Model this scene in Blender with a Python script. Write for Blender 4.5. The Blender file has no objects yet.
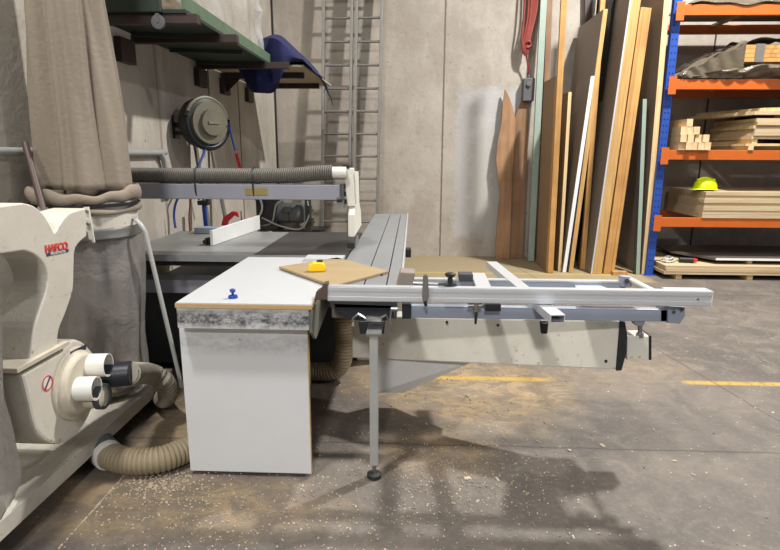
import bpy, bmesh, math, random
from math import sin, cos, pi, radians, atan, tan, hypot
from mathutils import Vector, Matrix, Quaternion
random.seed(7)
SC = bpy.context.scene
COL = SC.collection

# ------------------------------------------------------------ camera, light, exposure
F_PX, PITCH, YAW, ROLL, CAM_H = 551.0, radians(12.4), radians(2.29), radians(0.25), 1.5
cam_d = bpy.data.cameras.new('camera'); cam = bpy.data.objects.new('camera', cam_d); COL.objects.link(cam)
cam_d.sensor_width = 36.0; cam_d.lens = F_PX / 780 * 36.0; cam_d.clip_start = 0.05
R = Matrix.Rotation(YAW, 3, 'Z') @ Matrix.Rotation(pi/2 - PITCH, 3, 'X') @ Matrix.Rotation(ROLL, 3, 'Z')
cam.matrix_world = Matrix.Translation((0, 0, CAM_H)) @ R.to_4x4()
SC.camera = cam

world = bpy.data.worlds.new('world'); SC.world = world; world.use_nodes = True
bg = world.node_tree.nodes['Background']; bg.inputs[0].default_value = (0.86, 0.89, 1.0, 1); bg.inputs[1].default_value = 0.30

def lamp(loc, power, size, col=(1, .975, .935), aim=None):
    d = bpy.data.lights.new('high_bay_light', 'AREA'); d.shape = 'DISK'; d.size = size; d.energy = power; d.color = col
    o = bpy.data.objects.new('high_bay_light', d); COL.objects.link(o); o.location = loc
    if aim is not None:
        o.rotation_euler = (Vector(aim) - Vector(loc)).to_track_quat('-Z', 'Y').to_euler()
    return o
lamp((3.2, 5.2, 6.3), 800, 0.32)
lamp((-1.5, 0.6, 6.3), 330, 0.5)
lamp((-0.3, -5.2, 5.2), 620, 0.8)
lamp((6.5, 2.0, 6.4), 220, 0.5)

SC.view_settings.view_transform = 'Standard'; SC.view_settings.look = 'None'
SC.view_settings.exposure = -0.1; SC.view_settings.gamma = 1.0
try: SC.view_settings.use_curve_mapping = False
except Exception: pass

# ------------------------------------------------------------ picking helpers (pixel of the photograph -> world point at a known depth)
def ray(px, py):
    return R @ Vector(((px - 390) / F_PX, (275 - py) / F_PX, -1.0))
def at(px, py, Y):
    d = ray(px, py); t = Y / d.y; return Vector((d.x * t, Y, CAM_H + d.z * t))
def onz(px, py, z):
    d = ray(px, py); t = (z - CAM_H) / d.z; return Vector((d.x * t, d.y * t, z))
def onx(px, py, X):
    d = ray(px, py); t = X / d.x; return Vector((X, d.y * t, CAM_H + d.z * t))

# ------------------------------------------------------------ materials
def new_mat(name):
    m = bpy.data.materials.new(name); m.use_nodes = True
    nt = m.node_tree; b = nt.nodes['Principled BSDF']
    return m, nt, b
def N(nt, t, **kw):
    n = nt.nodes.new(t)
    for k, v in kw.items():
        if k in n.inputs.keys() if hasattr(n.inputs, 'keys') else False: n.inputs[k].default_value = v
        else: setattr(n, k, v)
    return n
def c4(c): return (c[0], c[1], c[2], 1)
def ramp(nt, stops):
    r = nt.nodes.new('ShaderNodeValToRGB'); e = r.color_ramp.elements
    while len(e) > 1: e.remove(e[-1])
    e[0].position = stops[0][0]; e[0].color = c4(stops[0][1])
    for p, c in stops[1:]:
        x = e.new(p); x.color = c4(c)
    return r
def srgb(h):
    h = h.lstrip('#'); v = [int(h[i:i+2], 16) / 255 for i in (0, 2, 4)]
    return tuple(x / 12.92 if x <= .04045 else ((x + .055) / 1.055) ** 2.4 for x in v)
def mul(c, k): return tuple(min(1, x * k) for x in c)

def plain(name, col, rough=.5, metal=0.0, var=.12, scale=6.0, bump=0.0, coat=0.0, specks=None):
    """paint, plastic or metal with slight mottling"""
    if isinstance(col, str): col = srgb(col)
    m, nt, b = new_mat(name)
    tc = N(nt, 'ShaderNodeTexCoord'); no = N(nt, 'ShaderNodeTexNoise'); no.inputs['Scale'].default_value = scale
    no.inputs['Detail'].default_value = 6; no.inputs['Roughness'].default_value = .65
    nt.links.new(tc.outputs['Object'], no.inputs['Vector'])
    r = ramp(nt, [(.3, mul(col, 1 - var)), (.7, mul(col, 1 + var))])
    nt.links.new(no.outputs['Fac'], r.inputs['Fac']); nt.links.new(r.outputs['Color'], b.inputs['Base Color'])
    if specks:
        vo = N(nt, 'ShaderNodeTexVoronoi'); vo.inputs['Scale'].default_value = 22; nt.links.new(tc.outputs['Object'], vo.inputs['Vector'])
        sp_ = math_(nt, 'MULTIPLY', math_(nt, 'SUBTRACT', 1, thresh(nt, vo.outputs['Distance'], .12, .2), True), thresh(nt, noise(nt, tc.outputs['Object'], 4, 6), .5, .58))
        st_ = math_(nt, 'MULTIPLY', thresh(nt, noise(nt, tc.outputs['Object'], 9, 8, .75, 1.5), .56, .68), .35)
        nt.links.new(mixc(nt, math_(nt, 'MAXIMUM', math_(nt, 'MULTIPLY', sp_, .55), st_), r.outputs['Color'], srgb(specks)), b.inputs['Base Color'])
    b.inputs['Roughness'].default_value = rough; b.inputs['Metallic'].default_value = metal
    if coat: b.inputs['Coat Weight'].default_value = coat
    if bump:
        bp = N(nt, 'ShaderNodeBump'); bp.inputs['Strength'].default_value = bump; bp.inputs['Distance'].default_value = .01
        n2 = N(nt, 'ShaderNodeTexNoise'); n2.inputs['Scale'].default_value = scale * 12
        nt.links.new(tc.outputs['Object'], n2.inputs['Vector'])
        nt.links.new(n2.outputs['Fac'], bp.inputs['Height']); nt.links.new(bp.outputs['Normal'], b.inputs['Normal'])
    return m
def wood(name, c1, c2, axis='Z', scale=9.0, rough=.62, knots=True):
    """wood with grain stretched along one axis"""
    if isinstance(c1, str): c1 = srgb(c1)
    if isinstance(c2, str): c2 = srgb(c2)
    m, nt, b = new_mat(name)
    tc = N(nt, 'ShaderNodeTexCoord'); mp = N(nt, 'ShaderNodeMapping')
    s = {'X': (.06, 1, 1), 'Y': (1, .06, 1), 'Z': (1, 1, .06)}[axis]
    mp.inputs['Scale'].default_value = s
    oi = N(nt, 'ShaderNodeObjectInfo'); va = N(nt, 'ShaderNodeVectorMath'); va.operation = 'ADD'
    nt.links.new(tc.outputs['Object'], mp.inputs['Vector'])
    cx = N(nt, 'ShaderNodeCombineXYZ'); mm = N(nt, 'ShaderNodeMath'); mm.operation = 'MULTIPLY'; mm.inputs[1].default_value = 17.0
    nt.links.new(oi.outputs['Random'], mm.inputs[0])
    for i in range(3): nt.links.new(mm.outputs[0], cx.inputs[i])
    nt.links.new(mp.outputs[0], va.inputs[0]); nt.links.new(cx.outputs[0], va.inputs[1])
    no = N(nt, 'ShaderNodeTexNoise'); no.inputs['Scale'].default_value = scale * 3; no.inputs['Detail'].default_value = 5
    nt.links.new(va.outputs[0], no.inputs['Vector'])
    r = ramp(nt, [(.3, c1), (.68, c2)]); nt.links.new(no.outputs['Fac'], r.inputs['Fac'])
    last = r.outputs['Color']
    if knots:
        vo = N(nt, 'ShaderNodeTexNoise'); vo.inputs['Scale'].default_value = 3.0
        nt.links.new(tc.outputs['Object'], vo.inputs['Vector'])
        r2 = ramp(nt, [(.4, (1, 1, 1)), (.62, (.83, .78, .72))]); nt.links.new(vo.outputs['Fac'], r2.inputs['Fac'])
        mx = N(nt, 'ShaderNodeMixRGB', blend_type='MULTIPLY'); mx.inputs[0].default_value = 1
        nt.links.new(last, mx.inputs[1]); nt.links.new(r2.outputs['Color'], mx.inputs[2]); last = mx.outputs[0]
    nt.links.new(last, b.inputs['Base Color']); b.inputs['Roughness'].default_value = rough
    return m

def mixc(nt, fac, a, bcol):
    mx = N(nt, 'ShaderNodeMixRGB')
    for sock, v in ((mx.inputs[0], fac), (mx.inputs[1], a), (mx.inputs[2], bcol)):
        if hasattr(v, 'is_linked') or hasattr(v, 'links'): nt.links.new(v, sock)
        elif isinstance(v, (int, float)): sock.default_value = v
        else: sock.default_value = c4(v)
    return mx.outputs[0]
def math_(nt, op, a, b=None, clamp=False):
    m = N(nt, 'ShaderNodeMath'); m.operation = op; m.use_clamp = clamp
    for i, v in enumerate((a, b)):
        if v is None: continue
        if isinstance(v, (int, float)): m.inputs[i].default_value = v
        else: nt.links.new(v, m.inputs[i])
    return m.outputs[0]
def noise(nt, vec, scale, detail=5, rough=.6, dist=0):
    no = N(nt, 'ShaderNodeTexNoise'); no.inputs['Scale'].default_value = scale; no.inputs['Detail'].default_value = detail
    no.inputs['Roughness'].default_value = rough; no.inputs['Distortion'].default_value = dist
    nt.links.new(vec, no.inputs['Vector']); return no.outputs['Fac']
def thresh(nt, v, lo, hi):
    mr = N(nt, 'ShaderNodeMapRange'); mr.inputs['From Min'].default_value = lo; mr.inputs['From Max'].default_value = hi
    nt.links.new(v, mr.inputs['Value']); return mr.outputs[0]
def band(nt, v, centre, half, soft):
    """1 where |v - centre| < half"""
    d = math_(nt, 'ABSOLUTE', math_(nt, 'SUBTRACT', v, centre))
    return math_(nt, 'SUBTRACT', 1.0, thresh(nt, d, half - soft, half + soft), clamp=True)

def wall_material(name, base, dark, seam_axis, seams, patch=None):
    m, nt, b = new_mat(name)
    geo = N(nt, 'ShaderNodeNewGeometry'); pos = geo.outputs['Position']
    sep = N(nt, 'ShaderNodeSeparateXYZ'); nt.links.new(pos, sep.inputs[0])
    big = noise(nt, pos, 1.1, 6, .6); fine = noise(nt, pos, 14, 8, .7)
    mp = N(nt, 'ShaderNodeMapping'); mp.inputs['Scale'].default_value = (2.6, 2.6, 1.1); nt.links.new(pos, mp.inputs['Vector'])
    streak = noise(nt, mp.outputs[0], 1.6, 6, .6)
    col = mixc(nt, thresh(nt, big, .32, .68), dark, base)
    col = mixc(nt, thresh(nt, streak, .5, .8), col, mul(base, 1.08))
    col = mixc(nt, math_(nt, 'MULTIPLY', thresh(nt, fine, .56, .7), .4), col, mul(dark, .72))
    vor = N(nt, 'ShaderNodeTexVoronoi'); vor.inputs['Scale'].default_value = 5.5; nt.links.new(pos, vor.inputs['Vector'])
    col = mixc(nt, math_(nt, 'SUBTRACT', 1, thresh(nt, vor.outputs['Distance'], .03, .075), True), col, mul(dark, .6))
    if patch:
        for (a, half_a, c, half_c, pc, k) in patch:
            wob = math_(nt, 'MULTIPLY', math_(nt, 'SUBTRACT', noise(nt, pos, 5, 6, .75), .5), .5)
            va = math_(nt, 'ADD', sep.outputs['X'], wob); vc = math_(nt, 'ADD', sep.outputs['Z'], wob)
            mk = math_(nt, 'MULTIPLY', band(nt, va, a, half_a, .04), band(nt, vc, c, half_c, .06))
            mk = math_(nt, 'MULTIPLY', mk, k)
            col = mixc(nt, mk, col, pc)
    for s, w, dk in seams:
        v = math_(nt, 'ADD', sep.outputs[seam_axis], math_(nt, 'MULTIPLY', math_(nt, 'SUBTRACT', noise(nt, pos, 9, 4), .5), .02))
        col = mixc(nt, band(nt, v, s, w, w * .4), col, dk)
    nt.links.new(col, b.inputs['Base Color']); b.inputs['Roughness'].default_value = .92
    bp = N(nt, 'ShaderNodeBump'); bp.inputs['Strength'].default_value = .35; bp.inputs['Distance'].default_value = .02
    nt.links.new(fine, bp.inputs['Height']); nt.links.new(bp.outputs['Normal'], b.inputs['Normal'])
    return m

def floor_material():
    m, nt, b = new_mat('concrete floor')
    geo = N(nt, 'ShaderNodeNewGeometry'); pos = geo.outputs['Position']
    sep = N(nt, 'ShaderNodeSeparateXYZ'); nt.links.new(pos, sep.inputs[0]); X, Y = sep.outputs['X'], sep.outputs['Y']
    base, dark, light = srgb('#6c645c'), srgb('#554f49'), srgb('#80776d')
    big = noise(nt, pos, .9, 7, .62, .6); mid = noise(nt, pos, 5, 8, .7, .8); fine = noise(nt, pos, 40, 6, .75)
    col = mixc(nt, thresh(nt, big, .36, .66), dark, base)
    col = mixc(nt, math_(nt, 'MULTIPLY', thresh(nt, mid, .5, .68), .55), col, light)
    col = mixc(nt, math_(nt, 'MULTIPLY', thresh(nt, mid, .5, .36), .5), col, mul(dark, .8))
    col = mixc(nt, math_(nt, 'MULTIPLY', thresh(nt, fine, .52, .66), .35), col, mul(light, 1.15))
    wob = math_(nt, 'MULTIPLY', math_(nt, 'SUBTRACT', noise(nt, pos, 2.2, 6, .7), .5), 1.0)
    # sawdust swept under and around the machine
    def blob(cx, cy, rx, ry):
        dx = math_(nt, 'DIVIDE', math_(nt, 'SUBTRACT', X, cx), rx); dy = math_(nt, 'DIVIDE', math_(nt, 'SUBTRACT', Y, cy), ry)
        d = math_(nt, 'SQRT', math_(nt, 'ADD', math_(nt, 'MULTIPLY', dx, dx), math_(nt, 'MULTIPLY', dy, dy)))
        return math_(nt, 'SUBTRACT', 1, thresh(nt, math_(nt, 'ADD', d, wob), .55, 1.15), True)
    mp = N(nt, 'ShaderNodeMapping'); mp.inputs['Scale'].default_value = (3.0, 4.6, 1); mp.inputs['Rotation'].default_value = (0, 0, .7)
    nt.links.new(pos, mp.inputs['Vector'])
    sw = thresh(nt, noise(nt, mp.outputs[0], 2.0, 7, .7, 1.0), .46, .6)
    dust = srgb('#a58d68')
    for (cx, cy, rx, ry, k) in ((.35, 3.35, .75, .55, .75), (-1.2, 2.1, .9, .25, .55), (-1.2, 3.0, .5, .6, .7), (-.1, 3.9, .5, .7, .5),
                                (1.2, 3.9, .9, .6, .3), (.9, 4.9, 1.0, .5, .3), (.15, 2.6, .35, .25, .5)):
        col = mixc(nt, math_(nt, 'MULTIPLY', math_(nt, 'MULTIPLY', blob(cx, cy, rx, ry), math_(nt, 'ADD', .35, math_(nt, 'MULTIPLY', sw, .65))), k), col, dust)
    # pale coated strip along the back wall
    st = math_(nt, 'MULTIPLY', thresh(nt, math_(nt, 'ADD', Y, math_(nt, 'MULTIPLY', wob, .1)), 6.55, 6.62), math_(nt, 'SUBTRACT', 1, thresh(nt, X, 2.9, 3.0), True))
    col = mixc(nt, math_(nt, 'MULTIPLY', st, .75), col, srgb('#9c8c6b'))
    # yellow lines, worn
    wear = thresh(nt, noise(nt, pos, 9, 7, .85, .8), .36, .52)
    yel = srgb('#b3923a')
    l1 = math_(nt, 'MULTIPLY', band(nt, Y, 3.56, .03, .012), math_(nt, 'ADD', band(nt, X, .55, .40, .06), band(nt, X, 2.35, .5, .03), True))
    col = mixc(nt, math_(nt, 'MULTIPLY', l1, math_(nt, 'MULTIPLY', wear, .9)), col, yel)
    l2 = math_(nt, 'MULTIPLY', band(nt, Y, 7.0, .04, .015), band(nt, X, 1.0, 1.9, .05))
    col = mixc(nt, math_(nt, 'MULTIPLY', l2, .6), col, srgb('#b29a4e'))
    # saw cuts and cracks
    crk = math_(nt, 'MULTIPLY', math_(nt, 'SUBTRACT', noise(nt, pos, 3, 6), .5), .05)
    j1 = band(nt, math_(nt, 'ADD', Y, crk), 2.66, .006, .003)
    j2 = math_(nt, 'MULTIPLY', band(nt, math_(nt, 'ADD', math_(nt, 'ADD', X, math_(nt, 'MULTIPLY', Y, .16)), crk), 2.62, .006, .003), thresh(nt, Y, 2.9, 2.92))
    j3 = band(nt, math_(nt, 'ADD', Y, crk), 6.0, .008, .004)
    for j in (j1, j2, j3): col = mixc(nt, math_(nt, 'MULTIPLY', j, .6), col, mul(dark, .45))
    # specks of white chips trodden in
    vor = N(nt, 'ShaderNodeTexVoronoi'); vor.inputs['Scale'].default_value = 26; nt.links.new(pos, vor.inputs['Vector'])
    sp = math_(nt, 'SUBTRACT', 1, thresh(nt, vor.outputs['Distance'], .08, .14), True)
    col = mixc(nt, math_(nt, 'MULTIPLY', sp, math_(nt, 'MULTIPLY', thresh(nt, mid, .5, .56), .6)), col, srgb('#cfc5b8'))
    nt.links.new(col, b.inputs['Base Color'])
    rr = N(nt, 'ShaderNodeMapRange'); rr.inputs['To Min'].default_value = .55; rr.inputs['To Max'].default_value = .85
    nt.links.new(mid, rr.inputs['Value']); nt.links.new(rr.outputs[0], b.inputs['Roughness'])
    bp = N(nt, 'ShaderNodeBump'); bp.inputs['Strength'].default_value = .3; bp.inputs['Distance'].default_value = .008
    nt.links.new(math_(nt, 'ADD', mid, fine), bp.inputs['Height']); nt.links.new(bp.outputs['Normal'], b.inputs['Normal'])
    return m

def smudged_white(name, base, zc, half, amount, z0=None):
    """white laminate with a band of black rubbed grime at world height zc"""
    m, nt, b = new_mat(name)
    geo = N(nt, 'ShaderNodeNewGeometry'); pos = geo.outputs['Position']
    sep = N(nt, 'ShaderNodeSeparateXYZ'); nt.links.new(pos, sep.inputs[0])
    mp = N(nt, 'ShaderNodeMapping'); mp.inputs['Scale'].default_value = (1, 1, 3.0); nt.links.new(pos, mp.inputs['Vector'])
    n1 = noise(nt, mp.outputs[0], 8, 8, .7); n2 = noise(nt, pos, 50, 5, .7)
    g = math_(nt, 'MULTIPLY', band(nt, sep.outputs['Z'], zc, half * .75, half * .45), thresh(nt, n1, .30, .50))
    g = math_(nt, 'MULTIPLY', g, math_(nt, 'ADD', .55, math_(nt, 'MULTIPLY', thresh(nt, n2, .4, .6), .45)))
    col = mixc(nt, thresh(nt, noise(nt, pos, 3, 5), .3, .7), mul(base, .94), base)
    col = mixc(nt, math_(nt, 'MULTIPLY', g, amount), col, srgb('#2f3134'))
    vor = N(nt, 'ShaderNodeTexVoronoi'); vor.inputs['Scale'].default_value = 9; nt.links.new(pos, vor.inputs['Vector'])
    sp = math_(nt, 'MULTIPLY', math_(nt, 'SUBTRACT', 1, thresh(nt, vor.outputs['Distance'], .03, .06), True), thresh(nt, noise(nt, pos, 2.4, 3), .52, .6))
    col = mixc(nt, math_(nt, 'MULTIPLY', sp, .8), col, srgb('#5b4a36'))
    nt.links.new(col, b.inputs['Base Color']); b.inputs['Roughness'].default_value = .35
    return m

def film_material(name, tint, alpha, rough=.25):
    m, nt, b = new_mat(name)
    tc = N(nt, 'ShaderNodeTexCoord')
    n1 = noise(nt, tc.outputs['Object'], 5, 6, .65, .5)
    b.inputs['Base Color'].default_value = c4(tint)
    b.inputs['Roughness'].default_value = rough
    a = N(nt, 'ShaderNodeMapRange'); a.inputs['From Min'].default_value = .3; a.inputs['From Max'].default_value = .7
    a.inputs['To Min'].default_value = max(0, alpha - .12); a.inputs['To Max'].default_value = min(1, alpha + .12)
    nt.links.new(n1, a.inputs['Value']); nt.links.new(a.outputs[0], b.inputs['Alpha'])
    bp = N(nt, 'ShaderNodeBump'); bp.inputs['Strength'].default_value = .6; bp.inputs['Distance'].default_value = .03
    nt.links.new(n1, bp.inputs['Height']); nt.links.new(bp.outputs['Normal'], b.inputs['Normal'])
    return m

M = dict(
    floor=floor_material(),
    back=wall_material('back wall concrete', srgb('#b0a89d'), srgb('#958c81'), 'X', [(.42, .012, srgb('#6e655c')), (4.1, .012, srgb('#35302c'))],
        patch=[(1.12, .5, 1.35, 1.05, srgb('#adadad'), .7), (.98, .14, 1.35, .7, srgb('#bdbbb5'), .7), (1.25, .22, 2.1, .3, srgb('#b6b6b5'), .6)]),
    left=wall_material('left wall concrete', srgb('#bdb6aa'), srgb('#9c9488'), 'Y', [(4.43, .02, srgb('#8b8378')), (6.5, .02, srgb('#5c544b'))]),
    joint=plain('dark joint filler', '#2b2724', .9),
    cream=plain('cream painted steel', '#c9c3b6', .45, var=.06, bump=.1, specks='#8c7350'),
    creamdusty=plain('dusty cream painted steel', '#bdb4a2', .7, var=.16, scale=9),
    white=plain('white painted steel', '#dcdcda', .35, var=.04),
    offwhite=plain('off white machine paint', '#dad7cb', .42, var=.05, specks='#a3926f'),
    pvc=plain('white plastic pipe', '#d8d6cf', .4, var=.05),
    plate=plain('dusty grey white base plate', '#b3aea2', .6, var=.18, scale=5, specks='#9a7f58'),
    steel=plain('bare steel', '#9a9a98', .32, .9, var=.1),
    alu=plain('anodised aluminium', '#d4d7db', .34, .55, var=.03),
    aluslide=plain('sliding table aluminium', '#96989a', .42, .45, var=.05),
    alumatt=plain('weathered ladder aluminium', '#85827c', .5, .6, var=.12),
    bluegrey=plain('blue grey painted steel', '#8e96a6', .42, var=.05),
    beamgrey=plain('lilac grey painted steel', '#85868f', .45, var=.06),
    legpaint=plain('light grey painted leg', '#9c9d9a', .45, var=.08),
    greenish=plain('grey green painted steel', '#73746a', .5, var=.1),
    tablegrey=plain('cast iron table', '#868784', .4, .25, var=.14, scale=4),
    tabledark=plain('dark oiled cast iron', '#3b3a3a', .38, .2, var=.2, scale=4),
    charcoal=plain('charcoal cabinet paint', '#3c4143', .55, var=.1),
    black=plain('black plastic', '#17181b', .45, var=.1),
    blackrub=plain('black rubber', '#1e1f20', .7, var=.15),
    navyblk=plain('blue black plastic', '#1c2028', .4, var=.08),
    blade=plain('black rubber end cap', '#222326', .6, var=.1),
    brownsteel=plain('dark brown painted steel', '#33241f', .55, var=.2),
    rodbrown=plain('brown painted rod', '#4a3833', .5, var=.1),
    green=plain('green painted steel', '#18271d', .6, var=.2),  # darkened so the shaded trolley underside is in the colour
    green_lit=plain('green steel with painted light', '#52674f', .6, var=.2),  # paler copy of the trolley green, light on the side rail painted in
    yellow=plain('yellow plastic', '#f0c818', .35, var=.04),
    hivis=plain('fluorescent yellow plastic', '#d9f30a', .35, var=.02),
    red=plain('red paint', '#c0282c', .4, var=.06),
    redcord=plain('dark red rubber cord', '#7d2f25', .55, var=.15),
    bluehose=plain('blue rubber hose', '#2f4a8c', .45, var=.06),
    bluepl=plain('blue plastic', '#1c3f94', .35, var=.05),
    rackblue=plain('blue rack paint', '#23489c', .42, var=.07),
    orange=plain('orange rack paint', '#bb5d1f', .42, var=.07),
    coverolive=plain('dusty olive plastic', '#6a6655', .5, var=.15),
    paleboard=plain('pale board', '#ab9d82', .7, var=.08),
    hosemid=plain('dusty grey ribbed hose', '#8a8375', .6, var=.15, scale=9),
    hosegrey=plain('grey ribbed hose', '#5b5750', .55, var=.12, scale=12),
    hosebeige=plain('dusty beige ribbed hose', '#8c7f67', .6, var=.12, scale=7),
    hosedark=plain('dark grey cuff', '#56575a', .6, var=.15),
    canvas=plain('beige canvas', '#84796b', .95, var=.07, scale=4, bump=.25),
    navy=plain('navy cloth', '#191e48', .95, var=.12, scale=8, bump=.3),
    mdf=wood('raw mdf edge', '#a98a60', '#c2a477', 'X', 8, .8, False),
    ply=wood('plywood face', '#94805f', '#a28d6b', 'X', 4, .6, False),
    boardface=plain('brown grey board face', '#867b6f', .6, var=.05, scale=3),
    boardface2=plain('warm brown board face', '#8a6f52', .62, var=.06, scale=3),
    boarddark=plain('dark film faced board', '#57504a', .5, var=.08, scale=3),
    chip=wood('chipboard edge', '#ab8450', '#c49e63', 'Z', 14, .8, False),
    pine=wood('pine stud', '#aa7f46', '#c8995a', 'Z', 6, .65),
    pinepale=wood('pale pine', '#cdb184', '#e0c79c', 'Y', 8, .65),
    edgepale=wood('pale board edge', '#c5a676', '#d8bd8f', 'Z', 8, .7, False),
    stackw=wood('stacked sheet edge', '#b09a78', '#c7b390', 'X', 8, .75, False),
    slab=wood('live edge timber slab', '#8a6746', '#a98462', 'Z', 5, .6),
    slab2=wood('figured timber slab', '#7a5c42', '#957353', 'Z', 4, .6),
    whiteedge=plain('white edge banding', '#e2e2e0', .4, var=.03),
    palegreen=plain('pale green pole', '#8f9e92', .5, var=.06),
    film=film_material('clear plastic film', (.6, .59, .56), .46, .1),
    bagfilm=film_material('dusty clear plastic bag', (.23, .215, .195), .82, .28),
    darkfilm=film_material('dusty dark plastic film', (.12, .098, .068), .93, .22),
    foam=plain('cream insulation', '#9d8f78', .85, var=.12, scale=5),
    chips=plain('wood chips', '#ac9e89', .9, var=.2),
    brass=plain('yellow brass label', '#8f7f4a', .45, .2),
    label=plain('dark printed label', '#343647', .4, var=.05),
    labelred=plain('red lettering', '#cf3e34', .45, var=.02),
    labelwhite=plain('white print', '#dcd9d4', .45, var=.02),
    crate=smudged_white('white laminate panel', srgb('#d2d4d6'), .668, .06, .34),
    apron=smudged_white('rubbed white apron', srgb('#d4d5d6'), .800, .052, .96),
    cratetop=plain('white laminate top', '#b9bbbd', .3, var=.02),
    amber=plain('dark brown timber block', '#4d3f38', .7, var=.15),
    blockgrey=plain('grey brown block', '#857b73', .6, var=.1),
    compgreen=plain('oily grey green metal', '#484a43', .45, .4, var=.2),
)

# ------------------------------------------------------------ mesh collector
def frame_from(d):
    d = Vector(d).normalized(); up = Vector((0, 0, 1)) if abs(d.z) < .95 else Vector((0, 1, 0))
    a = d.cross(up).normalized(); b = a.cross(d).normalized(); return a, b
class MB:
    def __init__(s): s.v = []; s.f = []; s.sm = []
    def add(s, vs, fs, smooth=False):
        n = len(s.v); s.v += [Vector(p) for p in vs]
        for f in fs: s.f.append([i + n for i in f]); s.sm.append(smooth)
        return s
    def box(s, x0, x1, y0, y1, z0, z1):
        vs = [(x, y, z) for z in (z0, z1) for y in (y0, y1) for x in (x0, x1)]
        return s.add(vs, [(0, 2, 3, 1), (4, 5, 7, 6), (0, 1, 5, 4), (2, 6, 7, 3), (0, 4, 6, 2), (1, 3, 7, 5)])
    def hexa(s, a, b):
        """a: four corners, b: the four opposite corners in the same order"""
        vs = list(a) + list(b)
        return s.add(vs, [(0, 3, 2, 1), (4, 5, 6, 7), (0, 1, 5, 4), (1, 2, 6, 5), (2, 3, 7, 6), (3, 0, 4, 7)])
    def bar(s, p, q, w, h, up=(0, 0, 1)):
        """rectangular bar from p to q, w wide and h high"""
        p, q = Vector(p), Vector(q); d = (q - p).normalized(); up = Vector(up)
        a = d.cross(up).normalized() * (w / 2); b = a.cross(d).normalized() * (h / 2)
        A = [p - a - b, p + a - b, p + a + b, p - a + b]; B = [x + (q - p) for x in A]
        return s.hexa(A, B)
    def cyl(s, p, q, r0, r1=None, n=24, caps=True):
        r1 = r0 if r1 is None else r1; p, q = Vector(p), Vector(q); a, b = frame_from(q - p)
        vs = [p + a * r0 * cos(2*pi*i/n) + b * r0 * sin(2*pi*i/n) for i in range(n)] + [q + a * r1 * cos(2*pi*i/n) + b * r1 * sin(2*pi*i/n) for i in range(n)]
        s.add(vs, [(i, (i+1) % n, n + (i+1) % n, n + i) for i in range(n)], True)
        if caps:
            s.add(vs[:n], [list(range(n))[::-1]]); s.add(vs[n:], [list(range(n))])
        return s
    def pipe(s, p, q, r, t, n=28):
        """hollow open-ended tube"""
        p, q = Vector(p), Vector(q); a, b = frame_from(q - p); ri = r - t
        c = lambda o, rr: [o + a * rr * cos(2*pi*i/n) + b * rr * sin(2*pi*i/n) for i in range(n)]
        vs = c(p, r) + c(q, r) + c(q, ri) + c(p, ri)
        for k in range(4):
            k2 = (k + 1) % 4
            s.add(vs, [(k*n + i, k*n + (i+1) % n, k2*n + (i+1) % n, k2*n + i) for i in range(n)], k in (0, 2))
        return s
    def tube(s, pts, r, n=12, closed_ends=True, radii=None):
        pts = [Vector(p) for p in pts]; rings = []; prev = None
        for i, p in enumerate(pts):
            d = (pts[min(i+1, len(pts)-1)] - pts[max(i-1, 0)]).normalized()
            if prev is None: a, b = frame_from(d)
            else:
                a = (prev - d * prev.dot(d)).normalized(); b = a.cross(d) * -1
                b = d.cross(a)
            prev = a; rr = radii[i] if radii else r
            rings.append([p + a * rr * cos(2*pi*k/n) + b * rr * sin(2*pi*k/n) for k in range(n)])
        vs = [v for ring in rings for v in ring]
        fs = [(i*n + k, i*n + (k+1) % n, (i+1)*n + (k+1) % n, (i+1)*n + k) for i in range(len(rings)-1) for k in range(n)]
        s.add(vs, fs, True)
        if closed_ends: s.add(rings[0], [list(range(n))[::-1]]); s.add(rings[-1], [list(range(n))])
        return s
    def prism(s, poly, off):
        """planar outline (list of points) extruded by vector off"""
        poly = [Vector(p) for p in poly]; off = Vector(off); n = len(poly)
        vs = poly + [p + off for p in poly]
        s.add(vs, [list(range(n))[::-1], list(range(n, 2*n))]); s.add(vs, [(i, (i+1) % n, n + (i+1) % n, n + i) for i in range(n)])
        return s
    def lathe(s, prof, c, n=32, axis=(0, 0, 1), caps=True):
        """profile [(radius, height)] about an axis through c"""
        c = Vector(c); ax = Vector(axis).normalized(); a, b = frame_from(ax)
        rings = [[c + ax * h + a * r * cos(2*pi*k/n) + b * r * sin(2*pi*k/n) for k in range(n)] for r, h in prof]
        vs = [v for g in rings for v in g]
        s.add(vs, [(i*n + k, i*n + (k+1) % n, (i+1)*n + (k+1) % n, (i+1)*n + k) for i in range(len(prof)-1) for k in range(n)], True)
        if caps: s.add(rings[0], [list(range(n))[::-1]]); s.add(rings[-1], [list(range(n))])
        return s
    def grid(s, fn, nu, nv, closed_u=False):
        vs = [fn(i / (nu if closed_u else nu - 1), j / (nv - 1)) for j in range(nv) for i in range(nu)]
        fs = []
        for j in range(nv - 1):
            for i in range(nu if closed_u else nu - 1):
                i2 = (i + 1) % nu; fs.append((j*nu + i, j*nu + i2, (j+1)*nu + i2, (j+1)*nu + i))
        return s.add(vs, fs, True)
    def build(s, name, mat, parent=None, bevel=0, solid=0, origin=None, recalc=True):
        me = bpy.data.meshes.new(name)
        lo = Vector([min(p[i] for p in s.v) for i in range(3)]); hi = Vector([max(p[i] for p in s.v) for i in range(3)])
        org = Vector(origin) if origin else Vector(((lo.x + hi.x)/2, (lo.y + hi.y)/2, lo.z))
        me.from_pydata([tuple(p - org) for p in s.v], [], s.f)
        me.polygons.foreach_set('use_smooth', s.sm)
        bm = bmesh.new(); bm.from_mesh(me)
        if recalc: bmesh.ops.remove_doubles(bm, verts=bm.verts, dist=1e-5); bmesh.ops.recalc_face_normals(bm, faces=bm.faces)
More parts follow.
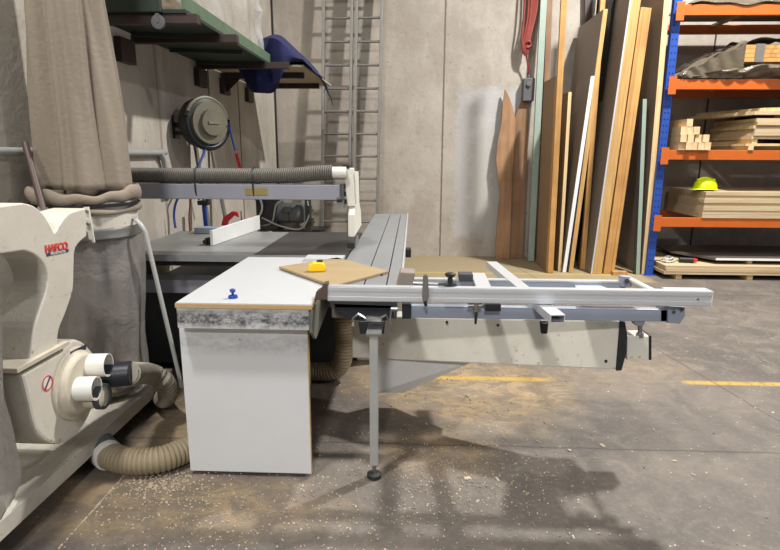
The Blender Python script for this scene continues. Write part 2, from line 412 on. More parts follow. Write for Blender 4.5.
        for e_ in bm.edges:
            if len(e_.link_faces) == 2 and e_.calc_face_angle(0) > .62: e_.smooth = False
        bm.to_mesh(me); bm.free()
        o = bpy.data.objects.new(name, me); COL.objects.link(o)
        me.materials.append(M[mat] if isinstance(mat, str) else mat)
        if parent is not None:
            o.parent = parent; o.location = org - wloc(parent)
        else: o.location = org
        if solid:
            md = o.modifiers.new('thickness', 'SOLIDIFY'); md.thickness = solid; md.offset = 0
        if bevel:
            md = o.modifiers.new('bevel', 'BEVEL'); md.width = bevel; md.segments = 2; md.limit_method = 'ANGLE'; md.angle_limit = radians(40)
        return o
def wloc(o):
    p = Vector((0, 0, 0))
    while o is not None: p += o.location; o = o.parent
    return p
def tag(o, label, cat, group=None, kind=None):
    o['label'] = label; o['category'] = cat
    if group: o['group'] = group
    if kind: o['kind'] = kind
    return o
def thing(name, loc, label, cat, group=None):
    o = bpy.data.objects.new(name, None); o.empty_display_size = .1; COL.objects.link(o); o.location = loc
    return tag(o, label, cat, group)
def struct(o): o['kind'] = 'structure'; return o
def copy_tree(o, parent=None):
    c = o.copy(); COL.objects.link(c); c.parent = parent
    for ch in [x for x in list(bpy.data.objects) if x.parent == o]: copy_tree(ch, c)
    return c
def smooth_path(pts, step=.01):
    """Catmull-Rom through pts, resampled evenly"""
    P = [Vector(p) for p in pts]; P = [P[0]*2 - P[1]] + P + [P[-1]*2 - P[-2]]; out = []
    for i in range(1, len(P) - 2):
        for k in range(40):
            t = k / 40; a, b, c, d = P[i-1], P[i], P[i+1], P[i+2]
            out.append(.5 * ((2*b) + (c - a)*t + (2*a - 5*b + 4*c - d)*t*t + (3*b - a - 3*c + d)*t**3))
    out.append(P[-2]); res = [out[0]]; acc = 0
    for i in range(1, len(out)):
        seg = (out[i] - out[i-1]).length; pos = 0
        while acc + seg - pos >= step:
            pos += step - acc; acc = 0; res.append(out[i-1].lerp(out[i], pos / seg if seg else 0))
        acc += seg - pos
    return res
def ribbed(pts, r, pitch=.016, n=18, depth=.1):
    path = smooth_path(pts, pitch / 3)
    radii = [r * (1 if i % 3 else 1 - depth) for i in range(len(path))]
    return MB().tube(path, r, n, radii=radii)
def text_mesh(name, txt, size, extrude, mat, parent, origin, xdir, updir, offset=0.0):
    cu = bpy.data.curves.new(name, 'FONT'); cu.body = txt; cu.size = size; cu.extrude = extrude; cu.offset = offset; cu.align_x = 'CENTER'; cu.align_y = 'CENTER'
    t = bpy.data.objects.new('tmp', cu); COL.objects.link(t)
    dg = bpy.context.evaluated_depsgraph_get(); me = bpy.data.meshes.new_from_object(t.evaluated_get(dg)); bpy.data.objects.remove(t)
    x = Vector(xdir).normalized(); z = x.cross(Vector(updir)).normalized(); y = z.cross(x)
    me.transform(Matrix((x, y, z)).transposed().to_4x4())
    me.name = name; o = bpy.data.objects.new(name, me); COL.objects.link(o); me.materials.clear(); me.materials.append(M[mat])
    o.parent = parent; o.location = Vector(origin) - (wloc(parent) if parent else Vector((0, 0, 0)))
    return o

# ------------------------------------------------------------ setting
LW, BW = -2.0, 8.2
struct(MB().box(-2.2, 9, -3.5, 8.4, -.15, 0).build('floor', 'floor'))
struct(MB().box(-2.2, 9, BW, 8.4, 0, 7).build('wall_back', 'back'))
struct(MB().box(-2.2, LW, -3.5, BW, 0, 7).build('wall_left', 'left'))
struct(MB().box(LW, LW + .025, BW - .025, BW, 0, 7).build('trim_1', 'joint'))

# ------------------------------------------------------------ white outfeed bench on castors
FY = 2.335
b = thing('outfeed_bench', (-.75, 2.8, 0), 'white laminate outfeed bench with smudged front panel, standing on small castors', 'bench')
MB().box(-1.015, -.425, 2.245, 3.33, .850, .868).build('bench_top', 'mdf', b)['label'] = 'raw fibreboard bench top core'
top = [x for x in bpy.data.objects if x.name == 'bench_top'][0]
MB().box(-1.012, -.428, 2.248, 3.327, .868, .872).build('laminate', 'cratetop', top)['label'] = 'white laminate skin of the bench top'
az0 = at(240, 329, 2.252).z
MB().box(-1.012, -.44, 2.252, 2.27, az0, .850).build('apron', 'apron', b)['label'] = 'white apron rubbed black'
MB().box(-1.04, -.462, 2.325, 2.343, .022, .775).build('front_panel', 'crate', b)
MB().box(-.462, -.458, 2.325, 2.343, .022, .775).build('panel_edge', 'mdf', b)['label'] = 'raw fibreboard edge of the front panel'
MB().box(-1.04, -1.02, 2.343, 3.3, .045, .837).build('side_panel', 'cratetop', b)
MB().box(-.66, -.64, 2.343, 3.3, .045, .837).build('side_panel', 'mdf', b)['label'] = 'raw fibreboard inner side panel'
MB().prism([(-.44, 2.27, .838), (-.44, 2.27, .74), (-.44, 2.36, .68), (-.44, 3.3, .80), (-.44, 3.3, .838)], (.012, 0, 0)).build('side_apron', 'greenish', b)['label'] = 'grey green side apron'
MB().box(-1.02, -.44, 2.27, 2.325, .776, .850).build('rail', 'mdf', b)
MB().box(-1.02, -.66, 2.343, 3.3, .05, .07).build('bottom_panel', 'mdf', b)
for cx, cy in ((-.94, 2.37), (-.53, 2.37), (-.94, 3.24), (-.69, 3.24)):
    c = MB().box(cx - .02, cx + .02, cy - .02, cy + .02, .038, .05).build('castor', 'steel', b)
    MB().cyl((cx - .01, cy, .02), (cx + .01, cy, .02), .02).build('wheel', 'blackrub', c)

# ------------------------------------------------------------ panel saw
s = thing('panel_saw', (-1.0, 4.0, 0), 'large grey panel saw with dark cast table, charcoal cabinet and overarm blade guard', 'saw')
lz0, lz1 = at(170, 293, 3.44).z, at(170, 280, 3.44).z
MB().box(-1.88, -.42, 3.60, 4.38, .05, lz0).build('cabinet', 'charcoal', s, .006)
cb = MB().box(-1.9, -1.02, 3.44, 3.60, lz0, lz1)
cb.build('ledge', 'beamgrey', s, .003)['label'] = 'grey steel ledge above the cabinet'
MB().box(-1.90, -1.0, 3.37, 4.43, .842, .874).build('extension_table', 'tablegrey', s, .003)
MB().box(-1.0, -.405, 3.37, 4.45, .842, .874).build('saw_table', 'tabledark', s, .003)['label'] = 'dark cast iron saw table'
MB().box(-1.90, -.41, 3.345, 3.37, .835, .876).build('table_edge', 'aluslide', s)
MB().box(-1.85, -.5, 3.40, 3.44, .795, .842).build('table_rail', 'black', s)
for x in (-1.84, -1.05): MB().box(x, x + .06, 3.62, 3.68, lz0, .842).build('post', 'charcoal', s)
MB().box(-.40, -.12, 3.84, 4.6, .0, .74).build('slide_pedestal', 'offwhite', s, .01)
MB().box(-1.6, -.6, 3.7, 4.3, 0, .05).build('plinth', 'black', s)
MB().box(-.395, -.07, 2.62, 5.75, .70, .80).build('slide_rail', 'greenish', s, .006)
# black end of the slide with its latch, and the leg under it
p = lambda x, y, Y=2.5: at(x, y, Y)
poly = [p(333, 303), p(394, 305), p(394, 317), p(385, 321), p(350, 320), p(336, 311)]
e = MB().prism(poly, (0, .16, 0)).build('end_cap', 'navyblk', s, .004)
MB().prism([p(358, 321, 2.47), p(385, 321, 2.47), p(384, 334, 2.47), p(360, 334, 2.47)], (0, .1, 0)).build('end_block', 'navyblk', s, .004)
lt = MB().tube([p(353, 326, 2.44), p(353, 318, 2.44), p(358, 314, 2.44), p(367, 319, 2.44), p(378, 319, 2.44), p(386, 315, 2.44), p(388, 320, 2.44)], .006, 8)
lt.box(*[v for pr in ((p(366, 320, 2.44).x, p(382, 320, 2.44).x), (2.432, 2.448), (p(366, 321, 2.44).z, p(366, 316, 2.44).z)) for v in pr])
lt.build('latch', 'steel', s)
MB().cyl(p(398, 309, 2.44), p(391, 309, 2.44), .011).build('knob', 'steel', s)
MB().tube([p(391, 310, 2.43), p(390, 322, 2.43), p(392, 331, 2.43)], .004, 8).build('lever', 'steel', s)
lx = at(374, 400, 2.345).x
LY = 2.345
leg = MB().box(lx - .019, lx + .019, LY - .019, LY + .019, .07, at(371, 334, LY).z).build('leg', 'legpaint', s, .003)
ft = MB().cyl((lx, LY, .01), (lx, LY, .08), .009); ft.build('levelling_screw', 'steel', leg)
MB().lathe([(.028, 0), (.034, .006), (.034, .02), (.02, .028)], (lx, LY, 0)).build('foot', 'blackrub', leg)
MB().box(lx - .034, lx + .034, LY - .025, 2.52, at(371, 334.5, LY).z, at(371, 332.5, LY).z).build('clamp_plate', 'steel', s)
# swing arm, bracket and telescopic end
A = [at(352, 316, 3.05), at(352, 358, 3.05)]; B = [at(620, 321, 2.56), at(616, 370, 2.56)]
off = Vector((.03, .12, 0))
MB().hexa([A[0], A[1], A[1] + off, A[0] + off], [B[0], B[1], B[1] + off, B[0] + off]).build('swing_arm', 'offwhite', s, .008)
cap = [B[0] + Vector((0, -.006, .004)), at(625.5, 322, 2.56), at(628, 336, 2.56), at(627, 352, 2.56), at(622, 371, 2.56), B[1] + Vector((0, -.006, -.004))]
MB().prism(cap, Vector((0, .11, 0))).build('arm_cap', 'blade', s, .006)
tl = Vector((.0, .09, 0))
MB().prism([at(627, 336, 2.585), at(649, 336, 2.585), at(649, 360, 2.585), at(627, 360, 2.585)], tl).build('telescopic_tube', 'offwhite', s, .003)
MB().prism([at(649, 336, 2.583), at(651.5, 336, 2.583), at(651.5, 360, 2.583), at(649, 360, 2.583)], tl * 1.05).build('tube_cap', 'black', s)
ub = MB().cyl(at(640, 336, 2.6), at(640, 318, 2.6), .011); ub.cyl(at(640, 337, 2.6), at(640, 333, 2.6), .02, n=6)
ub.build('support_bolt', 'steel', s)
MB().prism([at(376, 357.5, 3.02), at(376, 393, 3.02), at(403, 393, 3.02), at(475, 361, 2.88)], (.02, .1, 0)).build('arm_bracket', 'white', s, .004)
nrm = (B[0] - A[0]).cross(B[1] - A[0]).normalized(); nrm = -nrm if nrm.y > 0 else nrm
for px, py in ((498, 325), (447, 322), (606, 361)):
    d_ = ray(px, py); o_ = Vector((0, 0, CAM_H)); q = o_ + d_ * ((A[0] - o_).dot(nrm) / d_.dot(nrm))
    MB().cyl(q + nrm * .006, q - nrm * .01, .007, n=12).build('screw', 'black', s)
# overarm beam, post and blade guard
OY = 3.55
zb0, zb1 = at(240, 201, OY).z, at(240, 183.5, OY).z
zb0, zb1 = at(240, 199, OY).z, at(240, 184, OY).z
bm_ = MB().box(-1.90, at(341, 190, OY).x, OY - .04, OY + .04, zb0, zb1); ov = bm_.build('overarm_beam', 'beamgrey', s, .005)
MB().box(at(340.5, 190, OY).x, at(343.5, 190, OY).x, OY - .043, OY + .043, zb0 - .004, zb1 + .004).build('beam_cap', 'charcoal', ov)
MB().box(at(247, 190, OY).x, at(269, 190, OY).x, OY - .044, OY - .04, zb0 + .03, zb0 + .072).build('label_plate', 'brass', ov)['label'] = 'yellow label plate on the beam'
MB().box(at(339, 190, OY).x - .01, at(344, 190, OY).x, OY - .03, OY + .03, zb0 - .055, zb0 - .004).build('bracket', 'steel', ov)
MB().cyl(at(337, 199.5, OY - .03), at(342, 199.5, OY - .03), .018).build('knob', 'black', ov)
MB().box(-1.97, -1.88, OY - .04, OY + .04, 0, zb1).build('overarm_post', 'beamgrey', s, .005)
GY = 3.62
def gp(px, py): return at(px, py, GY)
def plate_yz(outline_px, x0, w, yspan):
    pass
# upper arm: box section seen edge-on, leaning slightly
u0, u1 = gp(350, 168), gp(353, 206)
upper = MB().hexa([u0 + Vector((-.035, -.04, 0)), u0 + Vector((.022, -.04, 0)), u0 + Vector((.022, .06, .0)), u0 + Vector((-.035, .06, .0))],
                  [u1 + Vector((-.035, -.04, 0)), u1 + Vector((.015, -.04, 0)), u1 + Vector((.015, .06, 0)), u1 + Vector((-.035, .06, 0))])
g = upper.build('guard_arm', 'offwhite', s, .006)
MB().box(u0.x - .045, u0.x + .0, GY - .045, GY + .05, u0.z - .002, u0.z + .02).build('guard_cap', 'black', g)
MB().bar(u0 + Vector((.04, 0, -.02)), gp(357, 204), .012, .03).build('guard_rod', 'offwhite', g)
hood = []
hx = gp(352, 215).x
for (dy, py) in ((-.05, 236), (-.05, 214), (-.02, 207), (.05, 202), (.16, 201), (.30, 206), (.40, 216), (.44, 234)):
    hood.append(Vector((hx, GY + dy, at(352, py, GY).z)))
hd = MB().prism([v + Vector((-.022, 0, 0)) for v in hood], (.044, 0, 0)).build('blade_guard', 'offwhite', s, .008)
MB().box(hx - .028, hx + .02, GY - .056, GY - .02, .89, .925).build('guard_shoe', 'black', hd)
disc = MB().cyl((hx + .012, GY + .17, .80), (hx + .016, GY + .17, .80), .15, n=48); disc.build('saw_blade', 'steel', s)
for dz in (.03, .08, .13): MB().cyl((u1.x - .07, GY - .02, u1.z + dz), (u1.x - .03, GY - .02, u1.z + dz), .014, n=12).build('bolt', 'black', g)

# rip fence on the table
r0 = onz(210.5, 245.5, .876); r1 = onz(258, 229, .876)
f = thing('rip_fence', (r0 + r1) / 2, 'white rip fence plate standing on the grey saw table', 'fence')
dn = Vector((r1.y - r0.y, -(r1.x - r0.x), 0)).normalized() * .02
MB().hexa([r0, r0 + dn, r0 + dn + Vector((0, 0, .105)), r0 + Vector((0, 0, .105))], [r1, r1 + dn, r1 + dn + Vector((0, 0, .115)), r1 + Vector((0, 0, .115))]).build('fence_plate', 'white', f, .002)
MB().box(r0.x - .05, r0.x - .005, r0.y + .03, r0.y + .1, .878, .92).build('clamp', 'black', f)
MB().cyl((r0.x - .04, r0.y + .03, .9), (r0.x - .04, r0.y - .0, .9), .014).build('knob', 'black', f)
q0, q1 = onz(199, 232, .876), onz(226, 232, .876)
MB().box(q0.x, q1.x, q0.y - .1, q0.y, .876, .925).build('fence_carriage', 'bluegrey', f, .004)
MB().bar((q1.x - .1, q0.y - .05, .9), (r1.x - .15, r1.y - .05, .9), .03, .03).build('link_bar', 'bluegrey', f)

# ------------------------------------------------------------ sliding carriage with its crosscut outrigger
t = thing('sliding_crosscut_table', (-.2, 3.0, .8), 'long silver sliding table with side outrigger frame and crosscut fence', 'sliding table')
sx0, sx1 = -.395, -.055
xs = [(sx0, -.235), (-.229, -.125), (-.119, sx1)]
deck = MB()
for a, b_ in xs: deck.box(a, b_, 2.52, 5.85, .845, .876)
deck.box(sx0, sx1, 2.52, 5.85, .812, .845)
deck.build('slide_deck', 'aluslide', t, .002)
MB().box(sx1, sx1 + .012, 2.56, 5.87, .82, .884).build('edge_strip', 'alu', t, .002)
MB().box(sx0 + .01, sx1 - .01, 2.5, 2.52, .79, .872).build('end_plate', 'charcoal', t)
for px, py, w in ((347.5, 282, .035), (381, 275, .022)):
    q = onz(px, py, .876); MB().box(q.x - w/2, q.x + w/2, q.y - .02, q.y + .02, .872, .885).build('slot_stop', 'black', t, .003)
for y in (3.0, 3.75):
    MB().box(sx1 + .012, sx1 + .05, y, y + .07, .80, .86).build('track_clamp', 'black', t, .004)
# fence
fz0, fz1 = .862, .928
fx0, fx1 = at(327.5, 296, 2.35).x, at(712, 297, 2.35).x
fb = MB().box(fx0, fx1, 2.35, 2.352, fz0, fz1); fb.box(fx0, fx1, 2.352, 2.385, fz1 - .006, fz1); fb.box(fx0, fx1, 2.352, 2.385, fz0, fz0 + .006)
fb.box(fx0, fx1, 2.385, 2.39, fz0, fz1); fb.box(fx0, fx1 , 2.3475, 2.35, fz0 + .047, fz1 - .004); fb.box(fx0, fx1, 2.3475, 2.35, fz0 + .004, fz0 + .020)
cf = fb.build('crosscut_fence', 'alu', t)
MB().box(fx1 - .19, fx1 - .003, 2.386, 2.41, fz0, fz1 + .003).build('fence_extension', 'alu', cf, .001)
MB().box(fx1, fx1 + .003, 2.348, 2.40, fz0, fz1).build('end_cap', 'white', cf)
MB().cyl((fx1 - .06, 2.345, .895), (fx1 - .06, 2.352, .895), .005).build('screw', 'steel', cf)
MB().prism([at(314, 300, 2.34), at(327, 300, 2.34), at(327.5, 283, 2.34), at(323, 284, 2.34), at(321, 289, 2.34), at(316, 292, 2.34)], (0, .05, 0)).build('sacrificial_block', 'amber', cf, .003)['label'] = 'dark brown timber block on fence end'
MB().prism([at(396, 287, 2.47), at(413, 287, 2.47), at(415, 273, 2.47), at(400, 272, 2.47)], (0, .1, 0)).build('fence_mount', 'blockgrey', t, .005)
# lower front beam, rear rail, end rail
zl1, zl0 = at(550, 308, 2.43).z, at(550, 320, 2.43).z
MB().box(at(411, 313, 2.43).x, at(668, 313, 2.43).x, 2.43, 2.47, zl0, zl1).build('front_beam', 'bluegrey', t, .003)
MB().prism([at(402, 304, 2.42), at(411, 304, 2.42), at(411, 319, 2.42), at(402, 319, 2.42)], (0, .05, 0)).build('beam_stop', 'navyblk', t, .003)
pe = [at(668, 306, 2.41), at(685, 307, 2.41), at(685, 316, 2.41), at(680, 324, 2.41), at(668, 323, 2.41)]
br = MB().prism(pe, (0, .012, 0)); br.build('end_bracket', 'bluegrey', t, .002)
MB().prism([at(661, 306, 2.43), at(668, 306, 2.43), at(668, 323, 2.43), at(661, 321, 2.43)], (0, .05, 0)).build('beam_end', 'beamgrey', t)
for px, py in ((674, 312), (682, 310)): MB().cyl(at(px, py, 2.40), at(px, py, 2.43), .007, n=10).build('bolt', 'black', t)
RY = 2.86
rz1, rz0 = at(520, 281.5, RY).z, at(520, 290, RY).z
MB().box(at(401, 284, RY).x, at(626, 284, RY).x, RY, RY + .035, rz0, rz1).build('rear_rail', 'bluegrey', t, .002)
MB().box(at(401, 284, RY).x, at(626, 284, RY).x, RY - .002, RY + .037, rz1, rz1 + .008).build('rail_cap', 'alu', t)
MB().prism([at(621, 276, RY - .02), at(632, 277, RY - .02), at(632, 287, RY - .02), at(621, 287, RY - .02)], (0, .04, 0)).build('corner_clamp', 'bluegrey', t, .004)
MB().cyl(at(628, 278.5, RY + .02), at(668, 299, 2.46), .014).build('end_rail', 'pvc', t)
MB().cyl(at(627, 281, RY - .05), at(627, 281, RY - .02), .012, n=12).build('bolt', 'black', t)
# slats lying between the rails
MB().bar(Vector((at(482, 281, RY).x - .01, 2.97, rz1 + .012)), Vector((at(489, 300, 2.42).x, 2.42, fz0 - .012)), .075, .018).build('slat', 'alu', t, .002)
MB().prism([at(640, 300, 2.44) + Vector((-.27, 0, -.01)), at(640, 300, 2.44) + Vector((0, 0, -.01)), Vector((at(600, 285, RY).x, RY, rz1 - .02)), Vector((at(575, 285, RY).x, RY, rz1 - .02))], (0, 0, .006)).build('support_plate', 'alu', t)
# hollow square bar lying front to back under the fence
n0 = onz(558, 315, .858); n1 = onz(491.5, 261.5, .858)
def hollow_bar(p0, p1, w, h, tk):
    m = MB(); d = (p1 - p0).normalized(); a = d.cross(Vector((0, 0, 1))).normalized()
    for o_, ww, hh in ((Vector((0, 0, -tk/2)), w, tk), (Vector((0, 0, -h + tk/2)), w, tk), (a * (w - tk)/2 + Vector((0, 0, -h/2)), tk, h - tk*2), (-a * (w - tk)/2 + Vector((0, 0, -h/2)), tk, h - tk*2)):
        m.bar(p0 + o_, p1 + o_, ww, hh)
    return m
hb = hollow_bar(n0, n1, .062, .036, .004).build('stop_bar', 'alu', t)
MB().cyl(at(544, 333, 2.40), at(544, 322, 2.40), .015, .02).build('knob', 'black', hb, .002)
# stop flag, clamp knob, brackets
MB().prism([at(423, 303, 2.33), at(427, 303, 2.33), at(429, 296, 2.33), at(428, 277, 2.33), at(426, 274.5, 2.33), at(423, 276, 2.33), at(422, 296, 2.33)], (0, .012, 0)).build('flip_stop', 'steel', t, .001)
MB().cyl(at(425, 301, 2.325), at(426, 306, 2.325), .007).build('stop_pin', 'black', t)
MB().cyl(at(413, 283, 2.41), at(447, 284, 2.41), .012).build('stop_rod', 'steel', t)
kb = at(450, 286, 2.40)
kn = MB().lathe([(.032, 0), (.032, .006), (.013, .008), (.011, .042), (.018, .046), (.024, .052), (.024, .06), (.014, .064)], kb + Vector((0, 0, -.003)), 20); kn.build('clamp_knob', 'black', t)
MB().box(at(438, 287, 2.42).x, at(456, 287, 2.42).x, 2.39, 2.44, fz1 - .002, fz1 + .012).build('clamp_base', 'charcoal', t, .002)
MB().box(at(459, 280, RY - .02).x, at(473, 280, RY - .02).x, RY - .02, RY + .05, rz1 + .004, rz1 + .04).build('rail_block', 'charcoal', t, .003)
MB().prism([at(485.5, 304.5, 2.37), at(501, 304.5, 2.37), at(501, 311.5, 2.37), at(485.5, 311.5, 2.37)], (0, .04, 0)).build('slide_block', 'navyblk', t, .002)
tc_ = MB().cyl(at(468, 305.5, 2.37), at(482, 305.5, 2.37), .011); tc_.cyl(at(476, 303, 2.37), at(476, 311, 2.37), .014)
tc_.build('toggle_clamp', 'steel', t)
MB().tube([at(476, 309, 2.36), at(476, 316, 2.36), at(475.5, 324, 2.36)], .006, 8, radii=[.005, .007, .005]).build('lever', 'black', t)
MB().prism([at(633, 319, 2.44), at(646, 319, 2.44), at(644, 326, 2.44), at(636, 326, 2.44)], (0, .05, 0)).build('foot_bracket', 'beamgrey', t, .002)

# ------------------------------------------------------------ boards and small things on the bench
pb = [onz(279, 266.5, .890), onz(337, 257.5, .890), onz(389, 271, .890), onz(334, 285.5, .890)]
tag(MB().prism([v - Vector((0, 0, .012)) for v in pb], (0, 0, .012)).build('plywood_offcut', 'ply'), 'tan plywood offcut turned cornerwise across the white bench and slide', 'board')
wb = [onz(306, 259.5, .892), onz(337, 261, .892), onz(348, 257, .892), onz(349, 254.5, .892), onz(318, 254.5, .892)]
tag(MB().box(-.64, -.41, 3.19, 3.325, .872, .890).build('white_offcut', 'cratetop'), 'small white faced offcut lying behind the plywood offcut', 'board')
o = onz(317, 271, .892)
t2 = thing('tape_measure', (o.x, o.y, .890), 'yellow tape measure resting on the plywood offcut', 'tape measure')
prof = [(-.043, 0), (.043, 0), (.046, .02), (.04, .042), (.02, .052), (-.02, .052), (-.04, .036), (-.047, .014)]
dirv = Vector((1, .15, 0)).normalized(); nn = Vector((-.15, 1, 0)).normalized()
MB().prism([Vector((o.x, o.y, .890)) + dirv * a + Vector((0, 0, h)) - nn * .022 for a, h in prof], nn * .044).build('case', 'yellow', t2, .008)
MB().box(o.x + .0, o.x + .03, o.y - .012, o.y + .02, .940, .950).build('lock_button', 'black', t2, .004)
o = onz(233, 298, .872)
t3 = thing('bench_clamp_knob', (o.x, o.y, .872), 'small blue plastic knob standing on the white bench top', 'knob')
MB().lathe([(.021, 0), (.021, .006), (.019, .012), (.006, .013)], (o.x, o.y, .872), 20).build('base', 'bluepl', t3)
MB().lathe([(.006, .013), (.006, .026), (.012, .028), (.013, .038), (.008, .042)], (o.x, o.y, .872), 16).build('grip', 'bluepl', t3)

# ------------------------------------------------------------ dust collector
dc = thing('dust_collector', (-1.62, 2.4, 0), 'cream dust collector with canvas filter bag over a clear waste bag', 'dust collector')
e0 = onz(23, 497, .165); e1 = onz(157, 386, .165)
PX = (e0.x + e1.x) / 2
pl = MB().box(-1.98, PX, 1.3, 3.22, .155, .165); pl.box(PX - .008, PX, 1.3, 3.22, .095, .155); pl.box(-1.98, PX, 3.212, 3.22, .095, .155)
pl.build('base_plate', 'plate', dc)
for cx, cy in ((PX - .1, 1.5), (PX - .1, 3.05), (-1.9, 1.5), (-1.9, 3.05)):
    c = MB().box(cx - .03, cx + .03, cy - .03, cy + .03, .085, .155).build('castor', 'steel', dc)
    MB().cyl((cx - .015, cy, .042), (cx + .015, cy, .042), .042).build('wheel', 'blackrub', c)
DC = Vector((-1.725, 2.86, 0)); DR = .245
dz0, dz1 = at(105, 241, 2.62).z, at(105, 204, 2.62).z
def drum(cx, cy):
    d = MB().lathe([(DR, dz0), (DR, dz1), (DR - .01, dz1), (DR - .01, dz0)], (cx, cy, 0), 48, caps=False).build('drum', 'cream', dc)
    MB().lathe([(DR + .001, dz0 - .01), (DR + .013, dz0), (DR + .016, dz0 + .02), (DR + .013, dz0 + .042), (DR + .001, dz0 + .05)], (cx, cy, 0), 48, caps=False).build('band', 'steel', d)
    return d
drum(DC.x, DC.y); DL = Vector((-1.68, 1.70, 0)); dl = drum(DL.x, DL.y)
def bag_fn(c, zt, zb, rt, rb, folds, sag):
    def fn(u, v):
        th = 2*pi*u; z = zt + (zb - zt) * v
        r = rt + (rb - rt) * v + sag * sin(pi * v)
        r += .010 * sin(th * folds + 3*v) * (0.3 + v) + .006 * sin(th * 17 + 8*v) + .01 * sin(7*v + 2*th)
        if v > .96: r *= .9
        return Vector((c.x + r * cos(th), c.y + r * sin(th), z))
    return fn
wb_ = MB().grid(bag_fn(DC, dz0 + .01, .20, DR, DR - .03, 5, .012), 72, 40, True)
wb_.build('waste_bag', 'bagfilm', dc, recalc=False)['label'] = 'dusty clear plastic waste bag'
MB().grid(bag_fn(DL, dz0 + .01, .20, DR, DR - .03, 5, .012), 48, 24, True).build('waste_bag', 'bagfilm', dc, recalc=False)
MB().lathe([(.0, .205), (.16, .21), (.2, .24), (.19, .32), (.12, .38), (.0, .4)], (DC.x, DC.y, 0), 24, caps=False).build('sawdust', 'chips', dc)['label'] = 'sawdust lying in the waste bag'
# filter bag: hangs from above, tall folds, gathered at the drum
ztop = 3.3
def filt(u, v):
    th = 2*pi*u; z = ztop + (dz1 + .06 - ztop) * v
    k = (z - (dz1 + .06)) / 1.3
    r = .198 - .066 * k
    fold = .5 + .5 * sin(th * 4 + .8 * sin(2.2 * v + 1))
    r += .045 * (abs(sin(th * 2.5 + .9 * v + .5)) ** 3 - .4) + .012 * sin(th * 9 + 4 * v) - .008 * sin(th * 15 - 3 * v)
    r += .012 * sin(9 * v + 2 * th) * v
    cx = DC.x + .025 - .005 * k; cy = DC.y
    return Vector((cx + r * cos(th), cy + r * sin(th), z))
fb2 = MB().grid(filt, 160, 60, True).build('filter_bag', 'canvas', dc, solid=.003, recalc=False)
fb2['label'] = 'beige canvas filter bag with long folds'
def roll(u, v):
    th = 2*pi*u; ph = 2*pi*v
    rr = .020 + .006 * sin(3*th + 1) + .004 * sin(11*th + ph)
    R_ = DR + .004 + .006 * sin(5*th) + rr * .9 * cos(ph)
    return Vector((DC.x + R_ * cos(th), DC.y + R_ * sin(th), dz1 + .03 + .014 * sin(2*th + .6) + rr * 1.5 * sin(ph)))
MB().grid(roll, 120, 16, True).build('gathered_hem', 'canvas', fb2)
def roll2(u, v):
    th = 2*pi*u; ph = 2*pi*v; rr = .010 + .004 * sin(4*th)
    R_ = DR + .010 + .006 * sin(7*th) + rr * cos(ph)
    return Vector((DC.x + R_ * cos(th), DC.y + R_ * sin(th), dz1 - .042 + .01 * sin(3*th) + rr * 1.6 * sin(ph)))
MB().grid(roll2, 96, 10, True).build('loose_hem', 'canvas', fb2)
MB().lathe([(DR + .006, dz1 - .026), (DR + .02, dz1 - .024), (DR + .02, dz1 - .010), (DR + .006, dz1 - .008)], (DC.x, DC.y, 0), 64, caps=False).build('strap', 'black', fb2)
# Y-shaped duct, outline taken in a plane parallel to the wall, with real depth
DX = -1.47
od = [(20, 366), (33, 357), (36, 330), (41, 310), (47, 292), (48, 276), (42, 260), (32, 252), (20, 250)]
od2 = [(23, 203), (34, 206), (45, 216), (55, 234), (60, 224), (68, 214), (78, 210), (86, 208), (87, 236), (80, 242), (75, 250), (74, 268), (73, 290), (66, 312), (59, 330), (57, 349)]
L1 = smooth_path([onx(x, y, DX) for x, y in [(30, 360), (34, 330), (40, 310), (46, 292), (48, 276), (43, 262), (34, 254), (23, 250)]], .025)
L1.append(Vector((DX, L1[-1].y - .28, L1[-1].z + .02))); zt = onx(23, 203, DX)
L2 = [Vector((DX, L1[-1].y, zt.z + .0))] + smooth_path([onx(x, y, DX) for x, y in od2[:4]], .02) + smooth_path([onx(x, y, DX) for x, y in od2[3:8]], .02)[1:] + smooth_path([onx(x, y, DX) for x, y in od2[8:]], .02)
# ear-clipped single face outline, thick in X
MB().prism(L1 + L2, (-.15, 0, 0)).build('duct', 'cream', dc, .006)
# flange and fan housing
fc = onx(64, 388, DX - .02); FR = .207
fc = Vector((DX - .02, fc.y, fc.z))
house = [Vector((DX - .02, fc.y + FR * cos(a), fc.z + FR * sin(a))) for a in [radians(x) for x in range(-190, 100, 10)]]
ya = fc.y - FR * 1.15
house = [Vector((DX, ya - .02, fc.z + .17))] + [Vector((DX, fc.y + FR * (1.15 - .15 * (i / 28)) * cos(radians(-180 + i*10)), fc.z + FR * (1.15 - .15 * (i / 28)) * sin(radians(-180 + i*10)))) for i in range(0, 26)] + [Vector((DX, fc.y - .02, fc.z + .17))]
hs = MB().prism(house, (-.17, 0, 0)).build('fan_housing', 'cream', dc, .012)
rim = [v + Vector((.004, 0, 0)) for v in house]; 
rimpath = smooth_path(rim[2:-2], .03); pass
fl0, fl1 = onx(22, 366, DX + .01), onx(63, 346, DX + .01)
MB().bar(Vector((DX - .08, fl0.y - .04, (fl0.z + fl1.z)/2)), Vector((DX - .08, fl1.y + .03, (fl0.z + fl1.z)/2)), .20, .02).build('flange', 'creamdusty', dc, .003)
